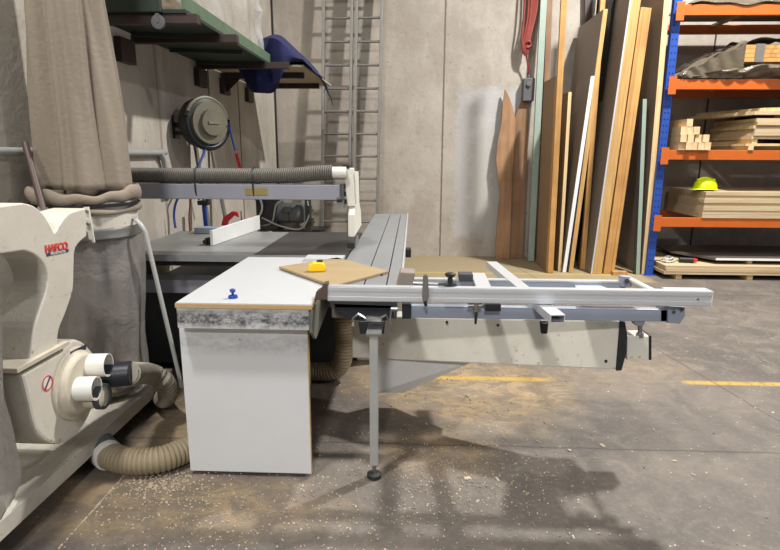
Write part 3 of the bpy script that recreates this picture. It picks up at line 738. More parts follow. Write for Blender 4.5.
# inlet cone, ports and hose spigot
ic = onx(82, 383, DX + .03)
MB().lathe([(.160, -.01), (.160, .010), (.14, .014), (.13, .04), (.12, .045)], (DX, ic.y, ic.z), 40, axis=(1, 0, 0)).build('inlet_plate', 'creamdusty', hs, .004)
pc = Vector((DX + .035, ic.y, ic.z))
ports = ((.055, .06, 'pvc', .052), (-.052, -.005, 'pvc', .052), (.01, -.07, 'creamdusty', .050))
for dy, dz, mt, r in ports:
    ln = .085 if mt == 'pvc' else .075
    pr = MB().pipe(pc + Vector((-.01, dy, dz)), pc + Vector((ln, dy + .01, dz)), r, .004).build('inlet_port', mt, dc)
    for rot in (.5, 2.1): 
        c0 = pc + Vector((ln - .05, dy + .008, dz)); w = Vector((0, cos(rot), sin(rot))) * (r - .005)
        MB().bar(c0 - w, c0 + w, .004, .012, up=(1, 0, 0)).build('vane', mt, pr)
    if mt != 'pvc':
        MB().pipe(pc + Vector((ln - .022, dy + .01, dz)), pc + Vector((ln + .004, dy + .01, dz)), r + .008, .012).build('clamp_ring', 'charcoal', pr)
        MB().cyl(pc + Vector((ln - .02, dy + .01, dz)), pc + Vector((ln - .01, dy + .01, dz)), r - .005).build('port_cap', 'creamdusty', pr)
sp = pc + Vector((.0, .10, -.012))
MB().cyl(sp, sp + Vector((.08, .02, 0)), .048).build('spigot', 'creamdusty', dc)
q = onx(78, 350.5, DX)
MB().prism([onx(70, 357, DX + .011), onx(86, 349, DX + .011), onx(86, 344, DX + .011), onx(70, 352, DX + .011)], (.002, 0, 0)).build('rating_label', 'label', hs)['label'] = 'dark printed rating label'
ce = onx(47, 383, DX)
MB().cyl((DX, ce.y, ce.z), (DX + .002, ce.y, ce.z), .033, n=32).build('emblem', 'labelwhite', hs)['label'] = 'round white warning emblem with red ring'
em = [x for x in bpy.data.objects if x.name == 'emblem'][0]
MB().pipe((DX + .001, ce.y, ce.z), (DX + .0035, ce.y, ce.z), .032, .006, 28).build('emblem_ring', 'labelred', em)
MB().bar(Vector((DX + .003, ce.y - .02, ce.z - .02)), Vector((DX + .003, ce.y + .02, ce.z + .02)), .008, .002, up=(1, 0, 0)).build('emblem_mark', 'label', em)
# brand sticker on the duct
a_, b__, c_ = onx(46.5, 252, DX + .002), onx(68.5, 248, DX + .002), onx(47, 256, DX + .002)
ctr = onx(57, 247.5, DX + .003)
xd = onx(68, 245, DX) - onx(46, 249, DX)
text_mesh('lettering', 'HAFCO', .043, .0012, 'labelred', dc, ctr, (0, xd.y, xd.z), (0, 0, 1), .0012)['label'] = 'red brand lettering on the duct'
d0, d1, d2, d3 = onx(46.5, 256.5, DX + .001), onx(68.3, 251.8, DX + .001), onx(68.3, 248.8, DX + .001), onx(46.5, 253.3, DX + .001)
st = MB().prism([d0, d1, d2, d3], (.0015, 0, 0)).build('sticker_bar', 'label', dc)
text_mesh('sticker_text', 'WOODMASTER', .014, .0006, 'labelwhite', st, (d0 + d1 + d2 + d3) / 4 + Vector((.0022, 0, 0)), (0, xd.y, xd.z), (0, 0, 1), .0002)
# vertical strap on the drum with bolts, black rod, support leg
s0, s1 = at(86, 204, 2.57), at(90, 242, 2.57)
stp = MB().bar(Vector((s0.x, s0.y, dz1 - .01)), Vector((s0.x + .01, s0.y, dz0 + .0)), .026, .006, up=(0, 1, 0)).build('strap_plate', 'offwhite', dc)
for zz in (dz1 - .03, (dz0 + dz1) / 2, dz0 + .01): MB().cyl((s0.x + .004, s0.y - .012, zz), (s0.x + .004, s0.y, zz), .008, n=10).build('bolt', 'steel', stp)
MB().cyl(at(25, 143, 2.62), at(44, 213, 2.50), .015).build('bag_rod', 'rodbrown', dc)
sk = MB(); sk.cyl(at(38, 222, 2.52), at(44, 210, 2.50), .028, n=16); sk.build('rod_socket', 'steel', dc)
hp = at(48, 214, 2.58)
lgp = [at(134, 218, 2.86), at(140, 224, 2.84), at(146, 233, 2.84), at(163, 371, 2.84)]
gz = lgp[-1]
lgp = lgp[:3] + [Vector((lgp[2].x + .075, 2.95, .165))]
MB().tube(smooth_path(lgp[:3], .02) + [lgp[3]], .012, 10).build('support_leg', 'legpaint', dc)
MB().tube([Vector((DL.x + .2, DL.y - .2, dz0)), Vector((DL.x + .2, DL.y - .22, .165))], .012, 10).build('support_leg', 'legpaint', dc)

# ------------------------------------------------------------ hoses
h0 = sp + Vector((.06, .02, 0))
hz = thing('extraction_hose', h0, 'grey ribbed extraction hose bending down from the dust collector inlet', 'hose')
MB().cyl(h0 + Vector((-.03, -.006, 0)), h0 + Vector((.085, .02, .004)), .058, .056).build('cuff', 'navyblk', hz, .003)['label'] = 'black rubber cuff'
pts = [h0 + Vector((.07, .015, .003)), at(150, 374, 2.68), at(163, 381, 2.74), at(168, 392, 2.82), at(164, 402, 2.95), at(160, 404, 3.12)]
pts[-1].z = max(pts[-1].z, .07); pts[-2].z = max(pts[-2].z, .09)
ribbed(pts, .056, .022, depth=.16).build('ribbed_tube', 'hosemid', hz)
g0 = onz(100, 452, .07)
fh = thing('floor_hose', (g0.x, g0.y, 0), 'beige ribbed hose lying on the floor behind the white bench', 'hose')
path = [onz(108, 455, .066), onz(128, 461, .066), onz(158, 460, .066), onz(192, 448, .066), Vector((-.85, 2.95, .066)), Vector((-.6, 3.18, .066)), Vector((-.45, 3.28, .1)), Vector((-.43, 3.32, .3)), Vector((-.46, 3.42, .55)), Vector((-.5, 3.6, .64))]
path = [path[0], path[1], path[2], path[3], Vector((-.93, 2.72, .066)) , Vector((-.7, 3.46, .066)), Vector((-.50, 3.5, .08)), Vector((-.44, 3.46, .22)), Vector((-.44, 3.46, .5)), Vector((-.44, 3.55, .62))]
path[4] = Vector((-1.10, 2.75, .066))
path = [path[0], path[1], path[2], onz(188, 449, .066), Vector((-1.06 + .02, 2.55, .066)), Vector((-.98, 3.0, .066)), Vector((-.8, 3.42, .066)), Vector((-.52, 3.46, .08)), Vector((-.44, 3.44, .22)), Vector((-.44, 3.46, .5)), Vector((-.44, 3.55, .62))]
ribbed(path, .064, .02).build('ribbed_tube', 'hosebeige', fh)
cA = onz(96, 441, .07); cd = (onz(100, 448, .07) - onz(108, 455, .066)).normalized()
c1 = Vector(path[0]); c0 = c1 + cd * .10; c0.z = .075
MB().cyl(c1 - cd * .02, c1 + cd * .03, .070).build('white_cuff', 'pvc', fh, .003)['label'] = 'white joining ring'
MB().pipe(c1 + cd * .02, c0, .073, .006).build('cuff', 'hosedark', fh)
# overarm hose
oh = thing('overarm_hose', at(240, 180, OY), 'dark grey ribbed hose tied along the overarm beam', 'hose')
hp_ = [(-1.8, .9), (-1.83, 1.1)]
pts = [Vector((-1.86, OY + .02, 1.25)), Vector((-1.84, OY, 1.36)), at(128, 180.5, OY), at(150, 181.5, OY), at(180, 182, OY), at(215, 181.5, OY), at(255, 178.5, OY), at(290, 175.5, OY), at(320, 173, OY), at(333, 172.5, OY)]
pts = pts[2:]
for q in pts: q.z = max(q.z, zb1 + .052)
pts = [Vector((-1.9, OY, pts[0].z))] + pts
ribbed(pts, .049, .014).build('ribbed_tube', 'hosegrey', oh)
MB().cyl(at(331, 172.5, OY), at(346, 172.5, OY + .02), .036).build('cuff', 'pvc', oh)
for px in (198, 255):
    q = at(px, 185, OY); ty = [Vector((q.x, OY + (.056) * cos(a), (zb0 + pts[3].z + .05) / 2 + (pts[3].z + .052 - zb0 + .01) / 2 * sin(a))) for a in [2*pi*i/20 for i in range(21)]]
    MB().tube(ty, .004, 6).build('cable_tie', 'black', oh)

# ------------------------------------------------------------ cantilever shelf on the left wall
arms = [(3.52, 200), (4.1, 238), (5.3, 288), (5.95, 303), (6.85, 318)]
sh = thing('cantilever_shelf', (LW, 5.2, 2.0), 'dark brown steel cantilever shelf arms bolted to the left wall', 'shelf')
for Y, px in arms:
    z = 2.285; xe = at(px, 40, Y).x
    MB().box(LW, xe, Y - .03, Y + .03, z - .028, z + .028).build('arm', 'brownsteel', sh, .003)
for y0, y1 in ((3.30, 3.46), (3.83, 4.03), (5.20, 5.41), (5.88, 6.08), (6.75, 6.95)):
    MB().box(LW, LW + .05, y0, y1, 2.10, 2.257).build('bracket', 'brownsteel', sh, .002)
MB().prism([(LW + .05, 5.95, 2.12), (LW + .05, 5.95, 2.257), (LW + .2, 5.95, 2.257)], (0, .012, 0)).build('gusset', 'brownsteel', sh)
# green platform trolley stored upside along the shelf
TZ = 2.313
tr = thing('platform_trolley', (-1.68, 4.4, TZ), 'green painted steel platform trolley stored on the wall shelf', 'trolley')
MB().box(LW + .02, -1.36, 3.48, 5.5, TZ, TZ + .02).build('deck', 'green', tr)
ed = MB().box(-1.385, -1.36, 3.48, 5.5, TZ + .02, TZ + .10); ed.box(LW + .02, LW + .05, 3.48, 5.5, TZ + .02, TZ + .1); ed.build('side_rail', 'green_lit', tr)
MB().box(LW + .02, -1.50, 3.45, 3.48, TZ + .0, TZ + .32).build('end_board', 'green', tr, .004)
for y in (4.0, 4.6, 5.2): MB().bar((LW + .05, y, TZ - .014), (-1.4, y + .12, TZ - .014), .04, .027).build('cross_member', 'green', tr)
cq = at(158.5, 22, 3.44)
cs = MB().prism([cq + Vector((-.012, -.015, .045)), cq + Vector((.012, -.015, .045)), cq + Vector((.008, -.015, -.005)), cq + Vector((-.008, -.015, -.005))], (0, .03, 0)).build('castor', 'steel', tr)
MB().lathe([(.026, -.012), (.04, -.010), (.04, .010), (.026, .012)], cq, 24, axis=(0, 1, 0)).build('wheel', 'hosedark', cs)
# plastic wrapped insulation on the trolley
z0 = TZ + .022
def hump(u, v):
    # u around the section, v along the shelf
    y = 3.62 + 1.78 * v; k = 1 - .35 * v
    sec = [(-1.93, 0), (-1.93, .5), (-1.9, .95), (-1.65, 1.02), (-1.43, .95), (-1.40, .5), (-1.40, 0.0)]
    s_ = u * (len(sec) - 1); i = min(int(s_), len(sec) - 2); f_ = s_ - i; f_ = f_*f_*(3 - 2*f_)
    x = sec[i][0] * (1 - f_) + sec[i+1][0] * f_; z = (sec[i][1] * (1 - f_) + sec[i+1][1] * f_) * (1.0 - .15 * v * v)
    w = .018 * sin(17*v + 9*u) + .012 * sin(31*v - 21*u) + .01 * sin(57*u + 11*v)
    return Vector((x + w * (1 if z > .05 else 0), y + w * .6, z0 + z + (w if z > .1 else 0)))
wi = thing('wrapped_bundle', (-1.67, 4.5, z0), 'cream insulation batts wrapped in crumpled clear plastic on the wall shelf', 'bundle')
def inner(u, v):
    p_ = hump(u, .03 + .92 * v); c = Vector((-1.67, p_.y, z0)); return c + (p_ - c) * .93 + Vector((0, 0, .004))
im = MB().grid(inner, 26, 22); 
im.v = [Vector(v) for v in im.v]; n_ = 26
im.add([inner(i / 25, 0) for i in range(26)], [list(range(26))]); im.add([inner(i / 25, 1) for i in range(26)], [list(range(26))])
im.build('batts', 'foam', wi)
pf = MB().grid(hump, 60, 50)
pf.grid(lambda u, v: hump(u, 0).lerp(Vector((-1.67, 3.60, z0 + .3)), v) if v < 1 else Vector((-1.67, 3.60, z0 + .3)), 60, 6)
pf.grid(lambda u, v: hump(u, 1).lerp(Vector((-1.6, 5.46, z0 + .12)), v) + Vector((.04 * sin(pi * v), 0, 0)), 60, 6)
pf.build('plastic_wrap', 'film', wi, recalc=False)
# brown board and navy cloth at the far end
tag(MB().prism([(LW + .02, 5.56, TZ), (-1.06, 5.56, TZ), (-1.02, 7.1, TZ), (LW + .02, 7.1, TZ)], (0, 0, .018)).build('shelf_board', 'paleboard'), 'plain pale fibreboard sheet lying on far shelf arms under navy cloth', 'board')
def cloth(u, v):
    # u: wall side to tip (x), v: front to back (y)
    x = -1.68 + .70 * u; y = 5.52 + 1.35 * v
    top = TZ + .04 + .30 * sin(pi * min(1, max(0, (u * .95 + .12)))) ** 1.3 * sin(pi * min(1, .22 + v * .72)) ** .8
    z = top + .012 * sin(14*u + 5*v) + .010 * sin(23*v - 6*u)
    if v < .16:
        k = (.16 - v) / .16; y = 5.52 + .03 * sin(18*u); drop = .27 * k * math.exp(-((u - .32) / .3) ** 4); z = (TZ + .09) * 1 + (z - TZ - .09) * (1 - k) - max(0, drop) * 1.1 - .04 * k; y -= .035 * sin(pi * k)
    if u > .9:
        k = (u - .9) / .1; z -= (.08 + .40 * max(0, v - .5)) * k; x += .012 * k
    return Vector((x, y, z))
tag(MB().grid(cloth, 50, 50).build('navy_cloth', 'navy', solid=.008, recalc=False), 'navy blue cloth draped over the pale board on the wall shelf', 'cloth')

# ------------------------------------------------------------ hose reel on the left wall
RC = at(202, 123, 4.75)
RC.x = max(RC.x, LW + .25)
hr = thing('hose_reel', (LW, RC.y, RC.z), 'grey retractable hose reel on a black swivel bracket below the shelf', 'hose reel')
ax = Vector((.83, -.55, 0)).normalized()
MB().lathe([(.10, -.12), (.17, -.115), (.205, -.09), (.21, -.02), (.20, .03), (.17, .05)], RC, 40, axis=ax).build('drum_casing', 'compgreen', hr, .004)
up_ = MB().lathe([(.172, .048), (.172, .066), (.112, .07), (.104, .10), (.02, .104)], RC, 40, axis=ax); up_.build('cover', 'coverolive', hr)
sd = ax.cross(Vector((0, 0, 1))).normalized()
MB().tube([RC + ax * .02 + sd * .20 * cos(a_) + Vector((0, 0, .20 * sin(a_))) for a_ in [radians(d) for d in range(170, 371, 10)]], .03, 10).build('lower_guard', 'black', hr)
MB().tube([RC + ax * .02 + sd * .205 * cos(a_) + Vector((0, 0, .205 * sin(a_))) for a_ in [radians(d) for d in range(15, 166, 10)]], .016, 8).build('upper_rim', 'coverolive', hr)
MB().bar(RC + ax * .108 - ax.cross(Vector((0, 0, 1))) * .05, RC + ax * .108 + ax.cross(Vector((0, 0, 1))) * .05, .008, .02).build('handle', 'alumatt', hr)
bk = MB().box(LW, LW + .02, RC.y - .1, RC.y - .0, RC.z - .13, RC.z + .06); bk.box(LW, RC.x - .05, RC.y - .08, RC.y - .04, RC.z - .04, RC.z + .0); bk.box(LW, RC.x - .05, RC.y - .08, RC.y - .04, RC.z - .1, RC.z - .07)
bk.build('bracket', 'black', hr)
e1_ = at(226, 120, 4.75)
rh = thing('air_hose', at(215, 150, 4.72), 'blue air hose looping down from the hose reel behind the overarm', 'hose')
MB().tube(smooth_path([RC + ax * .06 + Vector((.0, 0, -.15)), at(206, 148, 4.7), at(197, 170, 4.6), at(188, 184, 4.5), at(177, 200, 4.45), at(174, 215, 4.45), at(176, 231, 4.42)], .03), .010, 8).build('hose', 'bluehose', rh)
r2 = thing('air_hose_tail', at(229, 130, 4.8), 'short blue hose tail with red fitting hanging at the reel', 'hose')
MB().tube(smooth_path([at(229, 124, 4.85), at(232, 138, 4.9), at(236, 153, 4.95)], .03), .010, 8).build('hose', 'bluehose', r2)
MB().tube([at(236, 153, 4.95), at(240, 168, 5.0)], .015, 10).build('fitting', 'red', r2)['label'] = 'red air fitting'
tag(MB().tube(smooth_path([at(192, 190, 4.4), at(189, 215, 4.4), at(190, 234, 4.4), at(190, 262, 4.4)], .03), .006, 8).build('hanging_cord', 'redcord'), 'thin red cord hanging down behind the table near blue hose', 'cord')
tag(MB().tube([onx(209, 95, LW + .02), onx(207, 60, LW + .02), onx(206, 40, LW + .02)], .008, 8).build('air_line', 'legpaint'), 'thin pale air line running up from the hose reel', 'pipe')

# conduit along the left wall with an elbow and box
cz = onx(140, 152.5, LW + .03).z
cw = thing('wall_conduit', (LW + .03, 4.0, cz), 'grey steel conduit along the left wall bending down to a box', 'pipe')
ye = onx(160, 153, LW + .03).y
MB().tube(smooth_path([(LW + .035, .2, cz), (LW + .035, 1.5, cz), (LW + .035, ye - .15, cz), (LW + .035, ye - .03, cz), (LW + .035, ye + .05, cz - .06), (LW + .035, ye + .07, cz - .17)], .04), .022, 12).build('tube', 'legpaint', cw)
MB().box(LW, LW + .07, ye + .02, ye + .17, cz - .32, cz - .16).build('junction_box', 'alumatt', cw, .006)
MB().cyl((LW + .035, ye + .25, cz - .28), (LW + .06, ye + .25, cz - .24), .02).build('cable_gland', 'black', cw)

# things leaning on the left wall behind the table
for i, (pt, pb_, lab) in enumerate((((206, 128), (210, 222), 'narrow aluminium straight edge leaning on the wall under the hose reel'), ((219, 150), (231, 224), 'tilted aluminium straight edge leaning right of the narrow one'))):
    k = MB().bar(Vector((LW + .03, 5.0 + .45 * i, 1.75 - .2 * i)), Vector((LW + .30, 4.75 + .55 * i, 0.012)), .06, .02, up=(1, 0, 0)).build('straight_edge', 'alumatt'); tag(k, lab, 'straight edge')
tc2 = at(204, 205, 4.75)
cl = thing('trigger_clamp', tc2, 'black trigger clamp with blue handle hanging behind the table', 'clamp')
MB().box(tc2.x - .05, tc2.x + .05, 4.72, 4.78, tc2.z + .0, tc2.z + .04).build('jaw', 'black', cl, .008)
MB().bar(tc2 + Vector((.03, 0, .04)), tc2 + Vector((.05, 0, .10)), .03, .03, up=(0, 1, 0)).build('trigger', 'black', cl, .006)
MB().bar(tc2, tc2 + Vector((.02, 0, -.6)), .035, .03, up=(0, 1, 0)).build('handle', 'bluepl', cl, .006)['label'] = 'blue handle'
rc_ = [at(x, y, 4.5) for x, y in ((225, 224), (227, 216), (236, 210), (241, 211), (242, 216), (238, 214), (232, 220), (231, 224))]
rg = thing('red_clamp', at(230, 224, 4.5), 'red G-shaped clamp resting on the back of the saw table', 'clamp')
MB().prism([v + Vector((0, -.10, 0)) for v in rc_], (0, .03, 0)).build('frame', 'red', rg, .004)
MB().cyl(at(241, 211, 4.41), at(242, 225, 4.41), .006).build('screw', 'steel', rg)

# ------------------------------------------------------------ compressor in the corner
cp = thing('air_compressor', (-1.6, 7.3, 0), 'oily air compressor with round motor in the corner behind the saw', 'compressor')
mc = at(294, 213, 7.2)
MB().lathe([(.16, -.33), (.2, -.27), (.2, .27), (.16, .33)], (-1.55, 7.35, .33), 28, axis=(1, 0, 0)).build('air_tank', 'compgreen', cp)
for x in (-1.78, -1.32):
    for y in (7.22, 7.48): MB().bar((x, y, 0), (x, y, .2), .03, .03, up=(0, 1, 0)).build('foot', 'compgreen', cp)
MB().box(-1.9, -1.15, 7.15, 7.55, .50, .52).build('motor_deck', 'black', cp)
mt_ = MB().lathe([(.03, -.26), (.11, -.24), (.135, -.2), (.135, -.05), (.12, -.04), (.135, -.03), (.135, .1), (.11, .14), (.05, .15)], mc, 28, axis=(1, 0, 0)); mo = mt_.build('motor', 'hosedark', cp)
MB().box(mc.x - .12, mc.x + .05, mc.y - .1, mc.y + .1, .52, mc.z - .11).build('motor_mount', 'compgreen', mo)
MB().box(mc.x - .1, mc.x, mc.y - .17, mc.y - .11, mc.z + .02, mc.z + .1).build('terminal_box', 'compgreen', mo, .008)
w_ = at(252, 205, 7.2)
gd = MB().cyl((w_.x, 7.0, w_.z), (w_.x, 7.06, w_.z), .2, n=40); gd.build('belt_guard', 'black', cp)
MB().pipe((w_.x, 6.985, w_.z), (w_.x, 7.0, w_.z), .2, .02, 40).build('guard_rim', 'legpaint', cp)
MB().box(w_.x + .05, w_.x + .36, 7.06, 7.45, .52, w_.z + .2).build('pump', 'black', cp, .02)
for i in range(5): MB().box(w_.x + .03, w_.x + .32, 7.08, 7.47, w_.z - .12 + i * .05, w_.z - .10 + i * .05).build('cooling_fin', 'compgreen', cp)
pi_ = MB()
pi_.tube(smooth_path([at(262, 226, 7.0), at(272, 222, 6.98), at(276, 205, 7.0), at(284, 200, 7.05)], .03), .012, 8)
pi_.tube(smooth_path([at(262, 218, 7.0), at(280, 226, 6.95), at(300, 229, 6.95), at(309, 215, 7.0), at(307, 200, 7.05)], .03), .012, 8)
pi_.build('copper_pipe', 'alumatt', cp)
for px, py in ((306, 196), (310, 210), (312, 222)):
    va = MB().cyl(at(px, py - 4, 7.0), at(px, py + 4, 7.0), .03, .02, n=12); va.cyl(at(px - 3, py, 7.0), at(px + 3, py, 7.0), .015, n=10)
    va.build('valve', 'compgreen', cp)
MB().box(at(305, 215, 7.04).x, at(311, 215, 7.04).x, 7.04, 7.08, .52, at(308, 194, 7.0).z).build('manifold', 'compgreen', cp)

# ------------------------------------------------------------ ladders
def ladder(xt0, xt1, lab, near):
    # leaning slightly sideways and against the wall
    zt = 4.6; lean = .09; y0 = 7.86 if not near else 7.84; y1 = 8.10
    def P(x, z): return Vector((x - lean * (1 - z / zt) - .02, y0 + (y1 - y0) * z / zt, z))
    L = thing('ladder', P((xt0 + xt1)/2, 0), lab, 'ladder', 'aluminium ladders against the back wall')
    for x in (xt0, xt1):
        MB().bar(P(x, 0.01), P(x, zt), .04, .075, up=(0, 1, 0)).build('stile', 'alumatt', L, .004)
    z = .24
    while z < zt:
        MB().cyl(P(xt0, z), P(xt1, z), .017, n=12).build('rung', 'alumatt', L); z += .306
    return L
ladder(-1.195, -.81, 'aluminium ladder nearer the corner, left of the two ladders', False)
ladder(-.745, -.405, 'aluminium ladder right of the two, beside the bare wall', True)

# ------------------------------------------------------------ red cord coil and socket
cc = at(527, 30, 8.0)
rp = thing('extension_cord', (cc.x, 8.05, cc.z + .6), 'dark red extension cord coiled and hanging high on the back wall', 'cord')
cb2 = MB()
for k in range(5):
    off_ = (k - 2) * .018
    cb2.tube(smooth_path([at(526 + k*3.2, -25, 8.08), at(524 + k*2.2 + 2*sin(k), 15, 8.06 + .01*k), at(522 + k * 1.4, 40 + 2*k, 8.04), at(524 + k*.8, 54 + (k % 3), 8.05), at(527 + k, 38 - k, 8.07), at(530 + k * 1.6, 10, 8.09), at(534 + k*1.5, -25, 8.09)], .03), .014, 8)
cb2.build('coil', 'redcord', rp)
MB().tube(smooth_path([at(526, 44, 8.03), at(529, 41, 8.02), at(531, 45, 8.03), at(527, 48, 8.02)], .02), .016, 8).build('tie', 'redcord', rp)
MB().tube(smooth_path([at(526, 55, 8.06), at(528, 64, 8.08), at(529, 74, 8.1)], .03), .012, 8).build('tail', 'redcord', rp)
so = thing('pendant_socket', at(529, 102, 8.12), 'grey pendant socket box below the red cord', 'socket')
a_ = at(524, 78, 8.06); b_ = at(534, 101, 8.06)
MB().box(a_.x, b_.x, 8.06, BW - .005, b_.z, a_.z).build('box', 'hosedark', so, .01)
MB().cyl(at(529, 84, 8.055), at(529, 84, 8.03), .03).build('outlet', 'alumatt', so, .003)
MB().cyl(at(529, 78, 8.12), at(528, 73, 8.12), .02).build('gland', 'hosedark', so)

# ------------------------------------------------------------ boards leaning at the back wall
def lean_board(name, bottom, top, wpx, y_near, y_far, face, edge, lab, cat='board', group=None, edge_t=.004, wtop=None):
    """a sheet standing on edge: its front edge runs from bottom pixel to top pixel at depth y_near, the sheet goes back to the wall"""
    B = at(bottom[0], bottom[1], y_near); T = at(top[0], top[1], y_near)
    sl = (T.x - B.x) / (T.z - B.z); B = Vector((B.x - sl * B.z, y_near, 0.003))
    w = wpx * y_near / F_PX; X = Vector((w, 0, 0))
    D = Vector((0, y_far - y_near, 0))
    t_ = thing(name, B + X/2, lab, cat, group)
    e = Vector((0, edge_t, 0))
    MB().hexa([B + e, B + X + e, T + X + e, T + e], [B + D, B + X + D, T + X + D, T + D]).build('panel', face, t_)
    MB().hexa([B, B + X, T + X, T], [B + e, B + X + e, T + X + e, T + e]).build('edge', edge, t_)
    return t_
# two live edge slabs facing the room
def slab(name, pts, Y0, Y1, mat, lab):
    zs = [at(x, y, Y1).z for x, y in pts]; zm = max(zs); out = []
    for x, y in pts:
        p_ = at(x, y, Y1 - .0); z = max(.004, p_.z); Yc = Y0 + (Y1 - Y0) * z / zm
        q_ = at(x, y, Yc); out.append(Vector((q_.x, Yc, max(.004, q_.z))))
    o_ = MB().prism(out, (0, .03, 0)).build(name, mat); return tag(o_, lab, 'timber slab')
slab('timber_slab', [(496, 262), (496, 240), (498, 215), (500, 195), (498, 175), (496, 160), (498, 140), (502, 120), (503, 103), (505, 89), (508, 94), (513, 108), (516, 122), (514, 150), (512, 180), (511, 220), (509, 262)], 7.98, 8.1, 'slab', 'live edge timber slab with wavy left side leaning on the back wall')
slab('timber_slab', [(509, 262), (509, 215), (511, 150), (512, 125), (517, 112), (525, 93), (528, 100), (528, 140), (525, 200), (522, 262)], 8.03, 8.145, 'slab2', 'darker pointed timber slab standing behind the wavy edged one')
def pole(name, pb_, pt_, Yb, Yt, w, d, mat, lab, cat='timber'):
    B = at(*pb_, Yb); B.z = max(B.z, .006); B.z = .006; T = at(*pt_, Yt)
    return tag(MB().bar(B, T, w, d, up=(0, 1, 0)).build(name, mat, bevel=.003), lab, cat)
pole('round_pole', (530.5, 262), (545.5, -40), 7.85, 8.1, .085, .05, 'palegreen', 'pale green painted pole leaning left of the brown boards', 'pole')
pole('timber_stud', (540, 262), (551, -45), 8.06, 8.12, .075, .04, 'slab2', 'reddish brown timber stud standing behind the pale green pole')
pole('steel_pipe', (592, 200), (588, -45), 8.1, 8.13, .09, .05, 'rodbrown', 'dark brown pipe standing high behind the big brown sheet', 'pipe')
G = 'sheet boards leaning at the back wall'
lean_board('board', (546, 273), (555.5, 76), 2.4, 7.12, 7.72, 'boardface2', 'chip', 'warm brown sheet behind the tall pine stud', group=G)
pole('timber_stud', (550, 273), (566, -45), 7.06, 7.08, .07, .045, 'pine', 'tall orange pine stud leaning in front of the warm brown sheet')
lean_board('board', (558, 272), (568.5, 92), 3, 7.16, 7.7, 'boardface2', 'edgepale', 'short narrow sheet right of the tall pine stud', group=G)
lean_board('board', (562.5, 273), (591, 76), 3.4, 7.10, 7.68, 'boardface', 'whiteedge', 'sheet with bright white front edge leaning to the right', group=G)
lean_board('board', (568.5, 274), (603.5, 9), 4, 7.10, 8.1, 'boardface', 'chip', 'tall brown grey sheet behind the white edged sheet', group=G)
pole('timber_stud', (582, 270), (606, -45), 7.3, 7.4, .06, .05, 'pine', 'pine stud wedged between the tall sheet and thick pile')
lean_board('board', (586, 272), (616, -40), 2.2, 7.5, 8.12, 'black', 'black', 'thin black sheet left of the thick leaning pile', group=G)
lean_board('board', (590.8, 273), (634, -30), 1.5, 7.02, 7.62, 'boardface', 'cratetop', 'grey faced sheet with pale edge, first of the thick pile', group=G)
x_ = 592.4; xt = 635.6
labs = ['chipboard sheet second in the thick leaning pile', 'chipboard sheet third in the thick leaning pile', 'chipboard sheet fourth in the thick leaning pile']
for i, w in enumerate((3.2, 3.2, 3.0)):
    lean_board('board', (x_, 273), (xt, -30), w - .12, 7.03, 7.62, 'chip', 'chip', labs[i], group=G); x_ += w; xt += w
for i, (w, l2) in enumerate(((3.6, 'yellow pine board just right of the thick pile'), (3.4, 'yellow pine board second right of the thick pile'), (3.2, 'yellow pine board third right of the thick pile'))):
    lean_board('board', (603.5 + i * 3.7, 274), (641 + i * 3.6, 7 + i * .4), w - .12, 7.05 , 7.6, 'pine', 'pine', l2, group=G)
pole('timber_stud', (634, 262), (655, -40), 7.8, 8.1, .06, .04, 'slab', 'reddish stud standing between pine boards and the grey sheet')
lean_board('board', (636, 274), (643, 99), 3.6, 7.02, 7.12, 'hosedark', 'palegreen', 'low grey green panel before the last tall sheet', group=G)
lean_board('board', (641.5, 274), (667.5, -40), 5.0, 7.04, 7.9, 'boardface', 'edgepale', 'tall dark faced sheet with pale edge touching the blue rack', group=G)
# offcuts at the foot of the boards
pf_ = thing('bearer', at(622, 275, 6.98), 'small pine bearer on the floor before the yellow boards', 'timber')
MB().box(at(612, 272, 7.0).x, at(626, 272, 7.0).x, 6.95, 7.03, .0, .05).build('block', 'pine', pf_)

# ------------------------------------------------------------ pallet rack
RX, RYF, RYB = 3.03, 7.0, 7.95
rk = thing('pallet_rack', (4.4, 7.4, 0), 'blue and orange steel pallet rack loaded with boards against the back wall', 'rack')
def upright(x, y):
    hpost = MB().box(x - .045, x + .045, y - .003, y + .003, 0, 5.2); hpost.box(x - .045, x - .04, y, y + .07, 0, 5.2); hpost.box(x + .04, x + .045, y, y + .07, 0, 5.2)
    u = hpost.build('upright', 'rackblue', rk)
    hl = MB(); z = .12
    while z < 3.6:
        for dx in (-.02, .02):
            hl.cyl((x + dx, y - .005, z), (x + dx, y - .002, z), .0085, n=8)
        z += .075
    ho = hl.build('punched_holes', 'black', u); ho['label'] = 'rows of punched slots'
    MB().box(x - .07, x + .07, y - .03, y + .1, 0, .006).build('foot_plate', 'rackblue', u)
for x in (RX, RX + 2.8):
    for y in (RYF, RYB - .07): upright(x, y)
    for k in range(5):
        MB().bar((x, RYF + .06, .3 + k), (x, RYB - .06, .8 + k), .03, .03).build('brace', 'rackblue', rk)
lev = [.745, 1.56, 2.37, 3.18]
for z in lev:
    for y, nm in ((RYF - .045, 'front'), (RYB + .03, 'back')):
        bmr = MB().box(RX + .05, RX + 2.75, y - .02, y + .03, z - .115, z).build('beam', 'orange', rk, .004)
        for xx in (RX + .0, RX + 2.8):
            MB().box(xx - .04 if xx < 4 else xx - .05, xx + .05 if xx < 4 else xx + .04, y - .026 if y < 7.4 else y, y - .020 if y < 7.4 else y + .006, z - .17, z + .03).build('beam_connector', 'orange', bmr)
    for xx in (3.9, 4.9): MB().box(xx, xx + .07, RYF - .015, RYB, z - .03, z).build('deck_bar', 'stackw', rk)
